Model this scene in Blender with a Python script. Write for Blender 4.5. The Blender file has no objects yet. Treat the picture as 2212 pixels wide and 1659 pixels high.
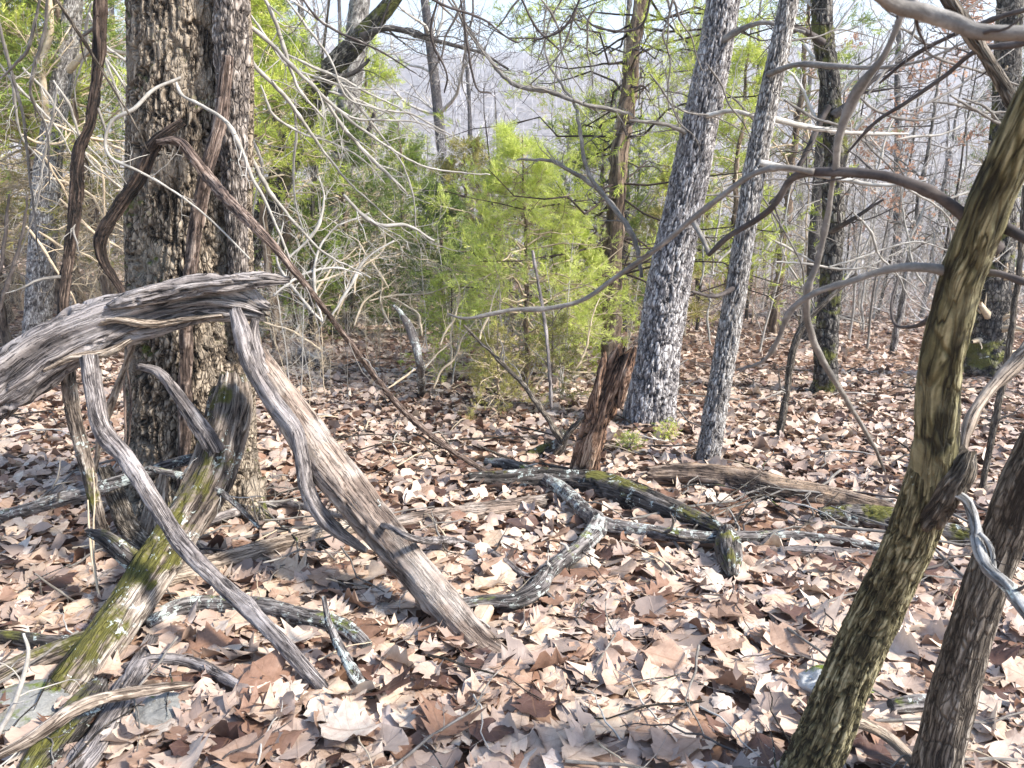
import bpy, math, random
import numpy as np
from mathutils import Vector
rng = np.random.default_rng(7)
random.seed(7)
scene = bpy.context.scene
COL = scene.collection
R = math.radians

# ------------------------------------------------------------------ camera, sky, sun, exposure
W, H, F, PITCH = 2212.0, 1659.0, 1621.0, R(18)
CAM = np.array([0.0, 0.0, 1.5])
cam_d = bpy.data.cameras.new('camera'); cam = bpy.data.objects.new('camera', cam_d); COL.objects.link(cam)
cam.location = CAM; cam.rotation_euler = (R(90) - PITCH, 0, 0)
cam_d.sensor_width = 36; cam_d.lens = 36 * F / W; cam_d.clip_start = 0.02; cam_d.clip_end = 5000
cam_d.dof.use_dof = True; cam_d.dof.focus_distance = 3.8; cam_d.dof.aperture_fstop = 9.0
scene.camera = cam

SUN_AZ, SUN_EL = R(110), R(42)          # clockwise from +Y (the viewing direction)
world = bpy.data.worlds.new('World'); scene.world = world; world.use_nodes = True
wn = world.node_tree; wn.nodes.clear()
sky = wn.nodes.new('ShaderNodeTexSky'); sky.sky_type = 'NISHITA'; sky.sun_disc = False
sky.sun_elevation = SUN_EL; sky.sun_rotation = SUN_AZ; sky.dust_density = 0.6; sky.air_density = 1.0; sky.ozone_density = 1.6
bg = wn.nodes.new('ShaderNodeBackground'); bg.inputs[1].default_value = 0.14
wo = wn.nodes.new('ShaderNodeOutputWorld')
wn.links.new(sky.outputs[0], bg.inputs[0]); wn.links.new(bg.outputs[0], wo.inputs[0])
sun_d = bpy.data.lights.new('sun', 'SUN'); sun = bpy.data.objects.new('sun', sun_d); COL.objects.link(sun)
sun_d.energy = 3.8; sun_d.angle = R(8.0); sun_d.color = (1.0, 0.95, 0.87)
sv = Vector((math.cos(SUN_EL) * math.sin(SUN_AZ), math.cos(SUN_EL) * math.cos(SUN_AZ), math.sin(SUN_EL)))
sun.rotation_euler = sv.to_track_quat('Z', 'Y').to_euler(); sun.location = (8, -4, 9)
vs = scene.view_settings; vs.view_transform = 'Standard'; vs.look = 'None'; vs.gamma = 1; vs.use_curve_mapping = False
vs.exposure = 1.55
scene.render.engine = 'CYCLES'
scene.cycles.max_bounces = 6; scene.cycles.transparent_max_bounces = 4

# ------------------------------------------------------------------ numeric helpers
def hashf(*ks):
    h = np.zeros_like(ks[0], dtype=np.uint64) + np.uint64(1469598103)
    for k, m in zip(ks, (374761393, 668265263, 2147483647, 974634777)):
        h = (h ^ (k.astype(np.int64).astype(np.uint64) * np.uint64(m))) * np.uint64(1274126177)
        h ^= h >> np.uint64(15)
    h = h * np.uint64(2246822519); h ^= h >> np.uint64(13)
    return (h & np.uint64(0xFFFFFF)).astype(np.float64) / float(0xFFFFFF)
def vnoise(p):
    """value noise of points (...,3), 0..1"""
    i = np.floor(p); f = p - i; f = f * f * (3 - 2 * f)
    r = 0
    for dx in (0, 1):
        for dy in (0, 1):
            for dz in (0, 1):
                w = (f[..., 0] if dx else 1 - f[..., 0]) * (f[..., 1] if dy else 1 - f[..., 1]) * (f[..., 2] if dz else 1 - f[..., 2])
                r = r + w * hashf(i[..., 0] + dx, i[..., 1] + dy, i[..., 2] + dz)
    return r
def fbm(p, o=4):
    a, s, t = 0.5, 0, 0
    for k in range(o):
        s = s + a * vnoise(p * 2 ** k + 17.3 * k); t += a; a *= 0.5
    return s / t
def worley(u, v, nu, seed=0, jit=0.9):
    """cells of unit size in (u,v), periodic over nu in u; returns edge distance F2-F1 and id"""
    iu, iv = np.floor(u), np.floor(v)
    f1 = np.full(u.shape, 9.0); f2 = np.full(u.shape, 9.0); cid = np.zeros(u.shape)
    for du in (-1, 0, 1):
        for dv in (-1, 0, 1):
            cu, cv = iu + du, iv + dv
            wu = np.mod(cu, nu)
            s = np.full(u.shape, float(seed))
            px = cu + 0.5 + jit * (hashf(wu, cv, s) - 0.5); py = cv + 0.5 + jit * (hashf(wu, cv, s + 7) - 0.5)
            d = np.hypot(px - u, py - v); idd = hashf(wu, cv, s + 13)
            nw = d < f1
            f2 = np.where(nw, f1, np.minimum(f2, d)); cid = np.where(nw, idd, cid); f1 = np.where(nw, d, f1)
    return f2 - f1, cid
def nrm(a): return a / np.maximum(np.linalg.norm(a, axis=-1, keepdims=True), 1e-9)

CP, SP = math.cos(PITCH), math.sin(PITCH)
FWD = np.array([0, CP, -SP])
def ray(px, py):
    x, u = (px - W / 2) / F, (H / 2 - py) / F
    return np.array([x, CP + u * SP, -SP + u * CP])
def PY(px, py, Y):
    d = ray(px, py); return CAM + d * (Y / d[1])
def smooth(a, b, x):
    t = np.clip((x - a) / (b - a), 0, 1); return t * t * (3 - 2 * t)
def n2(x, y, s):
    return vnoise(np.stack([x * s, y * s, np.zeros_like(x) + s], -1)) - 0.5
def gz(x, y):
    x = np.asarray(x, float) + np.zeros_like(np.asarray(y, float)); y = np.asarray(y, float) + np.zeros_like(x)
    z = -0.12 * y
    z = z + 0.10 * n2(x + 31, y, 0.45) * smooth(0, 3, y) + 0.05 * n2(x, y + 9, 1.5) + 0.5 * n2(x + 5, y, 0.12) * smooth(6, 16, y)
    z = z - 0.20 * np.maximum(y - 26, 0) + 0.20 * np.maximum(y - 110, 0)
    z = z + smooth(6, 14, y) * smooth(-2.5, -12, x) * (y - 6).clip(0, 14) * 0.055
    # far hillside
    hz = smooth(120, 620, y) * 98 + smooth(90, 640, y) * (18 * n2(x, y, 0.004) + 9 * n2(x, y, 0.016)) 
    z = np.where(y > 100, -0.12 * 100 - 0.20 * 74 + np.minimum(y - 100, 10) * -0.32 * (y < 110) + (y >= 110) * -3.2 + hz, z)
    return z
TM = np.geomspace(0.9, 140, 6000)
def G(px, py):
    d = ray(px, py); P = CAM + d * TM[:, None]
    k = int(np.argmax(P[:, 2] <= gz(P[:, 0], P[:, 1])))
    return P[k]
def depth(p): return float(np.dot(p - CAM, FWD))

# ------------------------------------------------------------------ mesh building
OB = np.zeros((900, 1600))       # 1 cm raster of what lies on the ground, so leaves keep off its top
def block(P, r):
    g = P[:, 2] - gz(P[:, 0], P[:, 1]) < 0.10 + r
    for p, q in zip(P[g], r[g]):
        x0, y0 = int((p[0] + 8) * 100), int(p[1] * 100); k = int(max(1, q * 78))
        if 0 <= x0 < 1600 and 0 <= y0 < 900: OB[max(0, y0 - k):y0 + k + 1, max(0, x0 - k):x0 + k + 1] = 1
class MB:
    def __init__(s): s.V, s.F, s.A, s.n = [], [], {}, 0; s.M = []
    def add(s, V, Fc, mi=0, **attr):
        V = np.asarray(V, float).reshape(-1, 3); Fc = np.asarray(Fc, int)
        if Fc.shape[1] == 3: Fc = np.concatenate([Fc, -np.ones((len(Fc), 1), int)], 1)
        s.F.append(np.where(Fc >= 0, Fc + s.n, -1)); s.M.append(np.full(len(Fc), mi))
        for k, a in attr.items():
            a = np.asarray(a, float); a = a.reshape(len(V), -1) if a.size >= len(V) else np.full((len(V), 1), float(a))
            s.A.setdefault(k, []).append((s.n, a))
        s.V.append(V); s.n += len(V)
    def mesh(s, name, mats, smoothf=True):
        V = np.concatenate(s.V); Fc = np.concatenate(s.F); mi = np.concatenate(s.M)
        tri = Fc[:, 3] < 0
        cnt = np.where(tri, 3, 4); start = np.concatenate([[0], np.cumsum(cnt)[:-1]])
        loops = Fc.ravel(); loops = loops[loops >= 0]
        me = bpy.data.meshes.new(name)
        me.vertices.add(len(V)); me.vertices.foreach_set('co', V.astype(np.float32).ravel())
        me.loops.add(len(loops)); me.loops.foreach_set('vertex_index', loops.astype(np.int32))
        me.polygons.add(len(Fc)); me.polygons.foreach_set('loop_start', start.astype(np.int32))
        me.polygons.foreach_set('loop_total', cnt.astype(np.int32))
        for m in (mats if isinstance(mats, (list, tuple)) else [mats]): me.materials.append(m)
        me.polygons.foreach_set('material_index', mi.astype(np.int32))
        me.update(calc_edges=True)
        me.polygons.foreach_set('use_smooth', np.full(len(Fc), smoothf))
        for k, L in s.A.items():
            dim = L[0][1].shape[1]; full = np.zeros((len(V), dim))
            for st, a in L: full[st:st + len(a)] = a
            at = me.attributes.new(k, 'FLOAT' if dim == 1 else 'FLOAT_VECTOR', 'POINT')
            at.data.foreach_set('value' if dim == 1 else 'vector', full.astype(np.float32).ravel())
        return me
    def obj(s, name, mats, parent=None, smoothf=True, **props):
        o = bpy.data.objects.new(name, s.mesh(name, mats, smoothf)); COL.objects.link(o)
        if parent is not None: o.parent = parent
        for k, v in props.items(): o[k] = v
        return o
def tag(o, label=None, category=None, group=None, kind=None):
    if label: o['label'] = label
    if category: o['category'] = category
    if group: o['group'] = group
    if kind: o['kind'] = kind
    return o
def empty(name, label, category, loc=(0, 0, 0), group=None):
    o = bpy.data.objects.new(name, None); COL.objects.link(o); o.location = loc; o.empty_display_size = 0.1
    return tag(o, label, category, group)
def rebase(o, children):
    """children were built in world space: keep them in place under an empty that stands at the thing's base"""
    for c in children: c.parent = o; c.location = tuple(-Vector(o.location))

def tubes(mb, P, Rd, nseg, mi=0, **attr):
    """batch of thin tubes: P (N,K,3), Rd (N,K)"""
    P = np.asarray(P, float); Rd = np.asarray(Rd, float); N, K, _ = P.shape
    T = nrm(np.gradient(P, axis=1)); mt = np.abs(nrm(P[:, -1] - P[:, 0]))
    ref = np.eye(3)[np.argmin(mt, axis=1)][:, None, :]
    A = nrm(np.cross(T, ref)); B = np.cross(T, A)
    th = np.arange(nseg) / nseg * 2 * np.pi
    off = (A[:, :, None, :] * np.cos(th)[:, None] + B[:, :, None, :] * np.sin(th)[:, None]) * Rd[:, :, None, None]
    V = P[:, :, None, :] + off
    L = np.concatenate([np.zeros((N, 1)), np.cumsum(np.linalg.norm(np.diff(P, axis=1), axis=2), 1)], 1)
    seed = rng.uniform(0, 9, N)
    bc = np.stack([Rd[:, :, None] * np.cos(th) + seed[:, None, None], Rd[:, :, None] * np.sin(th) + seed[:, None, None] * 0.7,
                   np.broadcast_to(L[:, :, None], (N, K, nseg))], -1)
    base = np.arange(N * K * nseg).reshape(N, K, nseg)
    a, b = base[:, :-1], base[:, 1:]; a2, b2 = np.roll(a, -1, 2), np.roll(b, -1, 2)
    Fc = np.stack([a, a2, b2, b], -1).reshape(-1, 4)
    mb.add(V, Fc, mi, bc=bc.reshape(-1, 3), **attr)

def catmull(C, n):
    C = np.asarray(C, float); X = np.vstack([2 * C[0] - C[1], C, 2 * C[-1] - C[-2]])
    seg = len(C) - 1
    cl = np.concatenate([[0], np.cumsum(np.linalg.norm(np.diff(C[:, :3], axis=0), axis=1))]); tt = np.linspace(0, cl[-1], n)
    s = np.clip(np.searchsorted(cl, tt, side='right') - 1, 0, seg - 1)
    t = ((tt - cl[s]) / np.maximum(cl[s + 1] - cl[s], 1e-9))[:, None]
    p0, p1, p2, p3 = X[s], X[s + 1], X[s + 2], X[s + 3]
    return 0.5 * (2 * p1 + (p2 - p0) * t + (2 * p0 - 5 * p1 + 4 * p2 - p3) * t ** 2 + (3 * p1 - p0 - 3 * p2 + p3) * t ** 3)

def tube(mb, C, Rc, nseg=16, step=None, style='smooth', amp=0.0, cell=(0.03, 0.07), ragged=(0, 0), seed=0, wob=0.0, mi=0, flat=None):
    """one hero limb along control points, with relief in its geometry"""
    C = np.asarray(C, float); Rc = np.asarray(Rc, float)
    Ltot = np.linalg.norm(np.diff(C, axis=0), axis=1).sum()
    K = int(np.clip(Ltot / (step or max(Rc.mean() * 0.45, 0.006)), 6, 700))
    Q = catmull(np.hstack([C, Rc[:, None]]), K); P, r = Q[:, :3], np.maximum(Q[:, 3], 0.0008)
    if style == 'smooth':
        Lq = np.linspace(0, Ltot, K); r = r * (1 + 0.30 * smooth(0.72, 0.9, vnoise(np.stack([Lq / (r.mean() * 7), 0 * Lq + seed, 0 * Lq], -1))))
    if wob:
        for sc, a in ((3.0, 1.0), (9.0, 0.5), (26.0, 0.45)):
            P = P + wob * a * (np.stack([vnoise(P * sc + seed + 11 * k) for k in range(3)], -1) - 0.5)
    T = nrm(np.gradient(P, axis=0))
    A = np.zeros_like(P); a = np.cross(T[0], [0, 0, 1.0]) if abs(T[0][2]) < 0.9 else np.cross(T[0], [0, 1.0, 0]); A[0] = a / np.linalg.norm(a)
    for i in range(1, K):
        a = A[i - 1] - T[i] * np.dot(A[i - 1], T[i]); A[i] = a / np.linalg.norm(a)
    B = np.cross(T, A); th = np.arange(nseg) / nseg * 2 * np.pi
    L = np.concatenate([[0], np.cumsum(np.linalg.norm(np.diff(P, axis=0), axis=1))])
    rr = r.mean(); c, s = np.cos(th), np.sin(th)
    q = np.stack([np.broadcast_to(c * rr, (K, nseg)) + seed, np.broadcast_to(s * rr, (K, nseg)), np.broadcast_to(L[:, None], (K, nseg))], -1)
    dirv = A[:, None, :] * c[None, :, None] + B[:, None, :] * s[None, :, None]
    lump = fbm(q * np.array([1, 1, 0.5]) / (rr * 1.3) + seed, 3) - 0.5
    disp = rr * 0.22 * lump; h = np.full((K, nseg), 0.6)
    if style == 'plates':
        w_ = cell[0] * 0.95; k_ = cell[1] / cell[0]
        qq_ = np.stack([q[..., 0] / w_, q[..., 1] / w_, q[..., 2] / (w_ * k_ * 1.5)], -1) + 0.9 * (fbm(q / (w_ * 2.5), 2) - 0.5)[..., None]
        ra = np.abs(fbm(qq_, 2) - 0.5); nu = max(5, round(2 * np.pi * rr / cell[0]))
        e, cid = worley(th[None, :] / (2 * np.pi) * nu + 0 * L[:, None] + (fbm(q * 14 + 3, 2) - 0.5) * 2, L[:, None] / cell[1] + (fbm(q * 9 + 8, 2) - 0.5) * 2, nu, seed)
        h = smooth(0.0, 0.085, ra) * (0.68 + 0.32 * smooth(0, 0.14, e)) * (0.82 + 0.18 * cid)
        disp = disp + amp * (h - 0.55 + 0.22 * (fbm(q * 120, 2) - 0.5))
    elif style == 'shag':
        nu = max(5, round(2 * np.pi * rr / cell[0])); u = th[None, :] / (2 * np.pi) * nu + 1.2 * (fbm(q * 5, 2) - 0.5); v = L[:, None] / cell[1] + 0 * th[None, :]
        e, cid = worley(u, v, nu, seed); h = smooth(0, 0.45, e) * 0.5 + 0.5 * cid
        disp = disp + amp * (h - 0.5)
    elif style == 'grain':
        g = fbm(np.stack([q[..., 0], q[..., 1], q[..., 2] * 0.07], -1) * (3.2 / rr) + seed, 4)
        g2 = fbm(np.stack([q[..., 0], q[..., 1], q[..., 2] * 0.16], -1) * (6.0 / rr) + seed, 2)
        ck = 1 - smooth(0.0, 0.035, np.abs(fbm(np.stack([q[..., 0], q[..., 1], q[..., 2] * 0.12], -1) * (2.0 / rr) + seed + 40, 3) - 0.5))
        h = (smooth(0.30, 0.62, g) * 0.7 + 0.3 * g2) * (1 - 0.85 * ck)
        disp = disp + amp * (h - 0.6)
        e, cid = worley(th[None, :] / (2 * np.pi) * 3 + 0.8 * (lump), L[:, None] / (rr * 4.5) + 0 * th[None, :], 3, seed + 3)
        kn = smooth(0.45, 0.95, e) * (cid > 0.55); disp = disp + rr * 0.20 * kn * np.sign(cid - 0.72)
        h = h * (1 - 0.35 * kn)
    rad = r[:, None] + disp * (r / rr)[:, None]
    V = P[:, None, :] + dirv * np.maximum(rad, r[:, None] * 0.25)[..., None]
    if flat is not None:   # squash along a world direction
        fd = nrm(np.asarray(flat[0], float)); k = flat[1]
        o = V - P[:, None, :]; V = V - fd * (o @ fd)[..., None] * (1 - k)
    for end, rg in ((0, ragged[0]), (-1, ragged[1])):
        if rg:
            j = hashf(np.arange(nseg), np.full(nseg, seed + (3 if end else 1))) * 0.6 + 0.4 * hashf(np.arange(nseg) // 3, np.full(nseg, seed + 21))
            n = max(3, int(K * 0.12)); w = np.linspace(0, 1, n) ** 2 if end else np.linspace(1, 0, n) ** 2
            sl = slice(K - n, K) if end else slice(0, n); sg = 1 if end else -1
            V[sl] += (w[:, None] * (j - 0.5)[None, :] * rg)[..., None] * T[end] * sg
    caps = []
    V = np.concatenate([np.repeat(P[:1, None], nseg, 1) + 0.6 * r[0] * 0 + (V[:1] - P[:1, None]) * 0.0 + (V[:1].mean(1, keepdims=True) - P[:1, None]) * 0.5, V,
                        np.repeat(P[-1:, None], nseg, 1)], 0)
    hh = np.concatenate([h[:1] * 0.5, h, h[-1:] * 0.5]); qq = np.concatenate([q[:1] * [0.3, 0.3, 1], q, q[-1:] * [0.3, 0.3, 1]])
    K += 2
    base = np.arange(K * nseg).reshape(K, nseg); a_, b_ = base[:-1], base[1:]
    Fc = np.stack([a_, np.roll(a_, -1, 1), np.roll(b_, -1, 1), b_], -1).reshape(-1, 4)
    mb.add(V, Fc, mi, bc=qq.reshape(-1, 3), h=hh.reshape(-1, 1))
    return P, r

def spawn(P, Rd, n, t0, t1, length, ang, K, rg, wob=0.25, lift=0.0, rfac=0.6, rmin=0.0015, taper=0.25, bias=None):
    N, Kp, _ = P.shape
    t = rg.uniform(t0, t1, (N, n)); x = t * (Kp - 1); i = np.clip(x.astype(int), 0, Kp - 2); f = (x - i)[..., None]
    ar = np.arange(N)[:, None]
    pos = P[ar, i] * (1 - f) + P[ar, i + 1] * f; tan = nrm(P[ar, i + 1] - P[ar, i]); rad = Rd[ar, i] * (1 - f[..., 0]) + Rd[ar, i + 1] * f[..., 0]
    v = rg.normal(size=(N, n, 3))
    if bias is not None: v = v + np.asarray(bias)
    v = nrm(v - tan * (v * tan).sum(-1, keepdims=True))
    a = rg.uniform(ang[0], ang[1], (N, n, 1))
    d = nrm(tan * np.cos(a) + v * np.sin(a))
    ln = np.asarray(length, float)
    if ln.ndim == 1: ln = ln[:, None]
    ln = ln * rg.uniform(0.45, 1.0, (N, n)) * (1.15 - 0.6 * (t - t0) / max(t1 - t0, 1e-6))
    pts = [pos]; bend = rg.normal(size=(N, n, 3)) * wob * 0.35
    for k in range(K - 1):
        d = nrm(d + bend + rg.normal(size=(N, n, 3)) * wob + np.array([0, 0, lift]))
        pts.append(pts[-1] + d * (ln / (K - 1))[..., None])
    Q = np.stack(pts, 2).reshape(N * n, K, 3)
    r0 = np.maximum(rad * rfac * rg.uniform(0.6, 1, (N, n)), rmin).reshape(-1, 1)
    return Q, r0 * np.linspace(1, taper, K)[None, :], ln.reshape(-1)

# ------------------------------------------------------------------ materials
def newmat(name):
    m = bpy.data.materials.new(name); m.use_nodes = True; nt = m.node_tree; nt.nodes.clear()
    out = nt.nodes.new('ShaderNodeOutputMaterial'); return m, nt, out
class NT:
    def __init__(s, nt): s.t = nt
    def n(s, typ, **kw):
        x = s.t.nodes.new('ShaderNode' + typ)
        for k, v in kw.items(): setattr(x, k, v)
        return x
    def l(s, a, b): s.t.links.new(a, b)
    def attr(s, name, out='Vector'):
        x = s.n('Attribute'); x.attribute_name = name; return x.outputs[out]
    def mapv(s, v, sc, loc=(0, 0, 0)):
        x = s.n('Mapping'); s.l(v, x.inputs[0]); x.inputs['Scale'].default_value = sc; x.inputs['Location'].default_value = loc; return x.outputs[0]
    def noise(s, v, scale=1, det=4, rough=0.55, dist=0.0):
        x = s.n('TexNoise'); s.l(v, x.inputs['Vector']); x.inputs['Scale'].default_value = scale; x.inputs['Detail'].default_value = det
        x.inputs['Roughness'].default_value = rough; x.inputs['Distortion'].default_value = dist; return x.outputs['Fac']
    def ramp(s, f, stops, interp='LINEAR'):
        x = s.n('ValToRGB'); s.l(f, x.inputs[0]); cr = x.color_ramp; cr.interpolation = interp
        while len(cr.elements) < len(stops): cr.elements.new(0.5)
        for e, (p, c) in zip(cr.elements, stops):
            e.position = p; e.color = (*c, 1) if isinstance(c, tuple) else (c, c, c, 1)
        return x.outputs[0]
    def mix(s, f, a, b, typ='MIX'):
        x = s.n('Mix', data_type='RGBA', blend_type=typ)
        for sock, v in ((x.inputs[0], f), (x.inputs[6], a), (x.inputs[7], b)):
            if hasattr(v, 'is_linked') or hasattr(v, 'node'): s.l(v, sock)
            elif isinstance(v, tuple): sock.default_value = (*v, 1)
            else: sock.default_value = v
        return x.outputs[2]
    def math(s, op, a, b=0.0):
        x = s.n('Math', operation=op)
        for sock, v in ((x.inputs[0], a), (x.inputs[1], b)):
            if hasattr(v, 'node'): s.l(v, sock)
            else: sock.default_value = v
        return x.outputs[0]
    def bump(s, h, dist, strength=1.0, normal=None):
        x = s.n('Bump'); x.inputs['Strength'].default_value = strength; x.inputs['Distance'].default_value = dist
        s.l(h, x.inputs['Height'])
        if normal is not None: s.l(normal, x.inputs['Normal'])
        return x.outputs[0]

def bark(name, dark, mid, light, fine=60, along=0.25, lichen=0.0, lichcol=(0.62, 0.68, 0.62), moss=0.0, mosscol=(0.10, 0.12, 0.015),
         bumpd=0.004, rough=0.85, useh=True, mossup=True, patch=None, plate=None, crack=0.0):
    m, nt, out = newmat(name); k = NT(nt)
    bc0 = k.attr('bc')
    wz = k.n('TexNoise'); k.l(bc0, wz.inputs['Vector']); wz.inputs['Scale'].default_value = 12; wz.inputs['Detail'].default_value = 2
    ws = k.n('VectorMath', operation='MULTIPLY_ADD'); k.l(wz.outputs['Color'], ws.inputs[0]); ws.inputs[1].default_value = (0.012, 0.012, 0.03); k.l(bc0, ws.inputs[2]); bc = ws.outputs[0]
    st = k.mapv(bc, (fine, fine, fine * along))
    n1 = k.noise(st, 1.0, 5, 0.65, 0.6)
    n2_ = k.noise(bc, 9.0, 3)
    n3 = k.noise(bc, 160, 3, 0.7)
    v = k.math('ADD', k.math('MULTIPLY', n1, 0.46), k.math('MULTIPLY', n2_, 0.54))
    if useh: v = k.math('ADD', k.math('MULTIPLY', v, 0.66), k.math('MULTIPLY', k.attr('h', 'Fac'), 0.30))
    edge = None
    if plate:
        fn = k.noise(k.mapv(bc, (0.8 / plate[0], 0.8 / plate[0], 0.6 / plate[1])), 1.0, 3, 0.55, 0.2)
        fur = k.ramp(k.math('ABSOLUTE', k.math('SUBTRACT', fn, 0.5)), [(0.0, 0.0), (0.035, 0.7), (0.09, 1.0)])
        vo = k.n('TexVoronoi', feature='DISTANCE_TO_EDGE'); k.l(k.mapv(bc, (0.7 / plate[0], 0.7 / plate[0], 1.1 / plate[1])), vo.inputs['Vector']); vo.inputs['Scale'].default_value = 1
        ve = k.ramp(vo.outputs['Distance'], [(0.01, 0.35), (0.10, 1.0)])
        edge = k.math('MULTIPLY', fur, ve)
        v = k.math('MULTIPLY', k.math('ADD', v, 0.06), k.math('ADD', k.math('MULTIPLY', edge, 0.45), 0.55))
    if crack:
        cn = k.noise(k.mapv(bc, (fine * 0.55, fine * 0.55, fine * along * 0.30), (7, 3, 1)), 1.0, 3, 0.6, 0.3)
        ce = k.ramp(k.math('ABSOLUTE', k.math('SUBTRACT', cn, 0.5)), [(0.0, 0.0), (crack, 1.0)])
        edge = ce if edge is None else k.math('MULTIPLY', edge, ce)
        cs = k.ramp(k.noise(bc, 14, 3, 0.6), [(0.42, 0.7), (0.62, 0.05)])
        v = k.math('SUBTRACT', v, k.math('MULTIPLY', k.math('MULTIPLY', k.math('SUBTRACT', 1.0, ce), cs), 0.30))
    c = k.ramp(v, [(0.30, dark), (0.52, mid), (0.72, light)])
    if patch: c = k.mix(k.ramp(k.noise(bc, 5.0, 3), [(0.5, 0.0), (0.62, 1.0)]), c, k.mix(n1, patch, light))
    c = k.mix(0.22, c, k.ramp(n3, [(0.3, (0.25, 0.25, 0.25)), (0.7, (1.0, 1.0, 1.0))]), 'OVERLAY')
    if moss:
        geo = k.n('NewGeometry'); sep = k.n('SeparateXYZ'); k.l(geo.outputs['Normal'], sep.inputs[0])
        mm = k.noise(bc, 4.0, 5, 0.7)
        if mossup: mm = k.math('ADD', mm, k.math('MULTIPLY', sep.outputs[2], 0.12))
        mask = k.ramp(mm, [(1 - moss - 0.03, 0.0), (1 - moss + 0.05, 1.0)])
        c = k.mix(mask, c, k.mix(k.noise(bc, 90, 2), mosscol, tuple(min(1, x * 1.9) for x in mosscol)))
    if lichen:
        lm = k.noise(bc, 26.0, 5, 0.75, 0.4); big = k.noise(k.mapv(bc, (1, 1, 1), (5, 2, 1)), 5.0, 2)
        lm = k.math('ADD', k.math('MULTIPLY', lm, 0.7), k.math('MULTIPLY', big, 0.3))
        mask = k.ramp(lm, [(1 - lichen - 0.012, 0.0), (1 - lichen + 0.012, 1.0)])
        c = k.mix(mask, c, k.mix(n3, lichcol, tuple(x * 0.6 for x in lichcol)))
    bs = k.n('BsdfPrincipled'); k.l(c, bs.inputs['Base Color']); bs.inputs['Roughness'].default_value = rough
    bs.inputs['Specular IOR Level'].default_value = 0.25
    hgt = k.math('ADD', k.math('MULTIPLY', n1, 0.7), k.math('MULTIPLY', n3, 0.3))
    if edge is not None: hgt = k.math('ADD', hgt, k.math('MULTIPLY', edge, 1.2))
    k.l(k.bump(hgt, bumpd, 1.0), bs.inputs['Normal']); k.l(bs.outputs[0], out.inputs[0])
    return m

M = {}
M['oak'] = bark('oak_bark', (0.018, 0.014, 0.011), (0.155, 0.118, 0.084), (0.42, 0.345, 0.26), 60, 0.4, lichen=0.33, lichcol=(0.45, 0.50, 0.43), moss=0.36, mosscol=(0.07, 0.075, 0.015), bumpd=0.008, plate=(0.018, 0.06), patch=(0.075, 0.06, 0.048))
M['oak_strip'] = bark('oak_side_bark', (0.03, 0.025, 0.023), (0.20, 0.165, 0.14), (0.48, 0.42, 0.37), 90, 0.2, lichen=0.36, bumpd=0.007, plate=(0.014, 0.07))
M['grey_oak'] = bark('grey_oak_bark', (0.045, 0.04, 0.042), (0.26, 0.235, 0.225), (0.56, 0.53, 0.51), 60, 0.4, lichen=0.33, lichcol=(0.62, 0.64, 0.61), bumpd=0.008, plate=(0.020, 0.085))
M['dark_oak'] = bark('dark_mossy_bark', (0.010, 0.009, 0.009), (0.06, 0.052, 0.046), (0.22, 0.20, 0.17), 50, 0.4, lichen=0.36, moss=0.44, mosscol=(0.08, 0.08, 0.02), bumpd=0.008, mossup=False, plate=(0.03, 0.08))
M['slim_grey'] = bark('slim_grey_bark', (0.05, 0.043, 0.04), (0.25, 0.225, 0.205), (0.54, 0.51, 0.47), 90, 0.14, lichen=0.35, bumpd=0.006, plate=(0.012, 0.07))
M['cedar_bark'] = bark('cedar_bark', (0.05, 0.034, 0.025), (0.21, 0.15, 0.105), (0.44, 0.36, 0.27), 130, 0.05, bumpd=0.005, crack=0.05)
M['vine_dark'] = bark('dark_vine_bark', (0.010, 0.008, 0.007), (0.06, 0.04, 0.03), (0.20, 0.145, 0.11), 170, 0.05, bumpd=0.006, crack=0.06)
M['vine_red'] = bark('red_vine_bark', (0.035, 0.024, 0.02), (0.17, 0.12, 0.095), (0.42, 0.34, 0.285), 170, 0.05, bumpd=0.005, crack=0.06)
M['grey_wood'] = bark('weathered_grey_wood', (0.045, 0.038, 0.037), (0.20, 0.172, 0.16), (0.46, 0.41, 0.375), 150, 0.06, lichen=0.33, bumpd=0.006, patch=(0.12, 0.105, 0.115), crack=0.05)
M['brown_log'] = bark('weathered_brown_log', (0.06, 0.043, 0.034), (0.22, 0.165, 0.13), (0.45, 0.37, 0.30), 130, 0.09, lichen=0.35, bumpd=0.006, patch=(0.17, 0.155, 0.15), crack=0.04)
M['pale_wood'] = bark('pale_bare_wood', (0.08, 0.055, 0.04), (0.33, 0.26, 0.20), (0.60, 0.52, 0.43), 170, 0.06, lichen=0.32, bumpd=0.005, crack=0.05)
M['moss_wood'] = bark('mossy_dead_wood', (0.03, 0.022, 0.018), (0.19, 0.15, 0.12), (0.50, 0.44, 0.37), 140, 0.09, lichen=0.40, moss=0.415, mosscol=(0.065, 0.06, 0.014), bumpd=0.006, crack=0.05)
M['lichen_wood'] = bark('lichened_branch', (0.025, 0.021, 0.02), (0.16, 0.14, 0.13), (0.40, 0.37, 0.34), 140, 0.1, lichen=0.455, lichcol=(0.56, 0.60, 0.55), moss=0.30, bumpd=0.005, crack=0.05)
M['black_wood'] = bark('dark_damp_wood', (0.014, 0.012, 0.011), (0.095, 0.08, 0.07), (0.30, 0.265, 0.24), 120, 0.08, lichen=0.42, moss=0.37, mosscol=(0.09, 0.085, 0.02), bumpd=0.007, crack=0.06)
M['rot_wood'] = bark('red_rotten_wood', (0.03, 0.015, 0.010), (0.26, 0.15, 0.095), (0.60, 0.44, 0.32), 110, 0.13, bumpd=0.012, crack=0.07)
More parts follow.
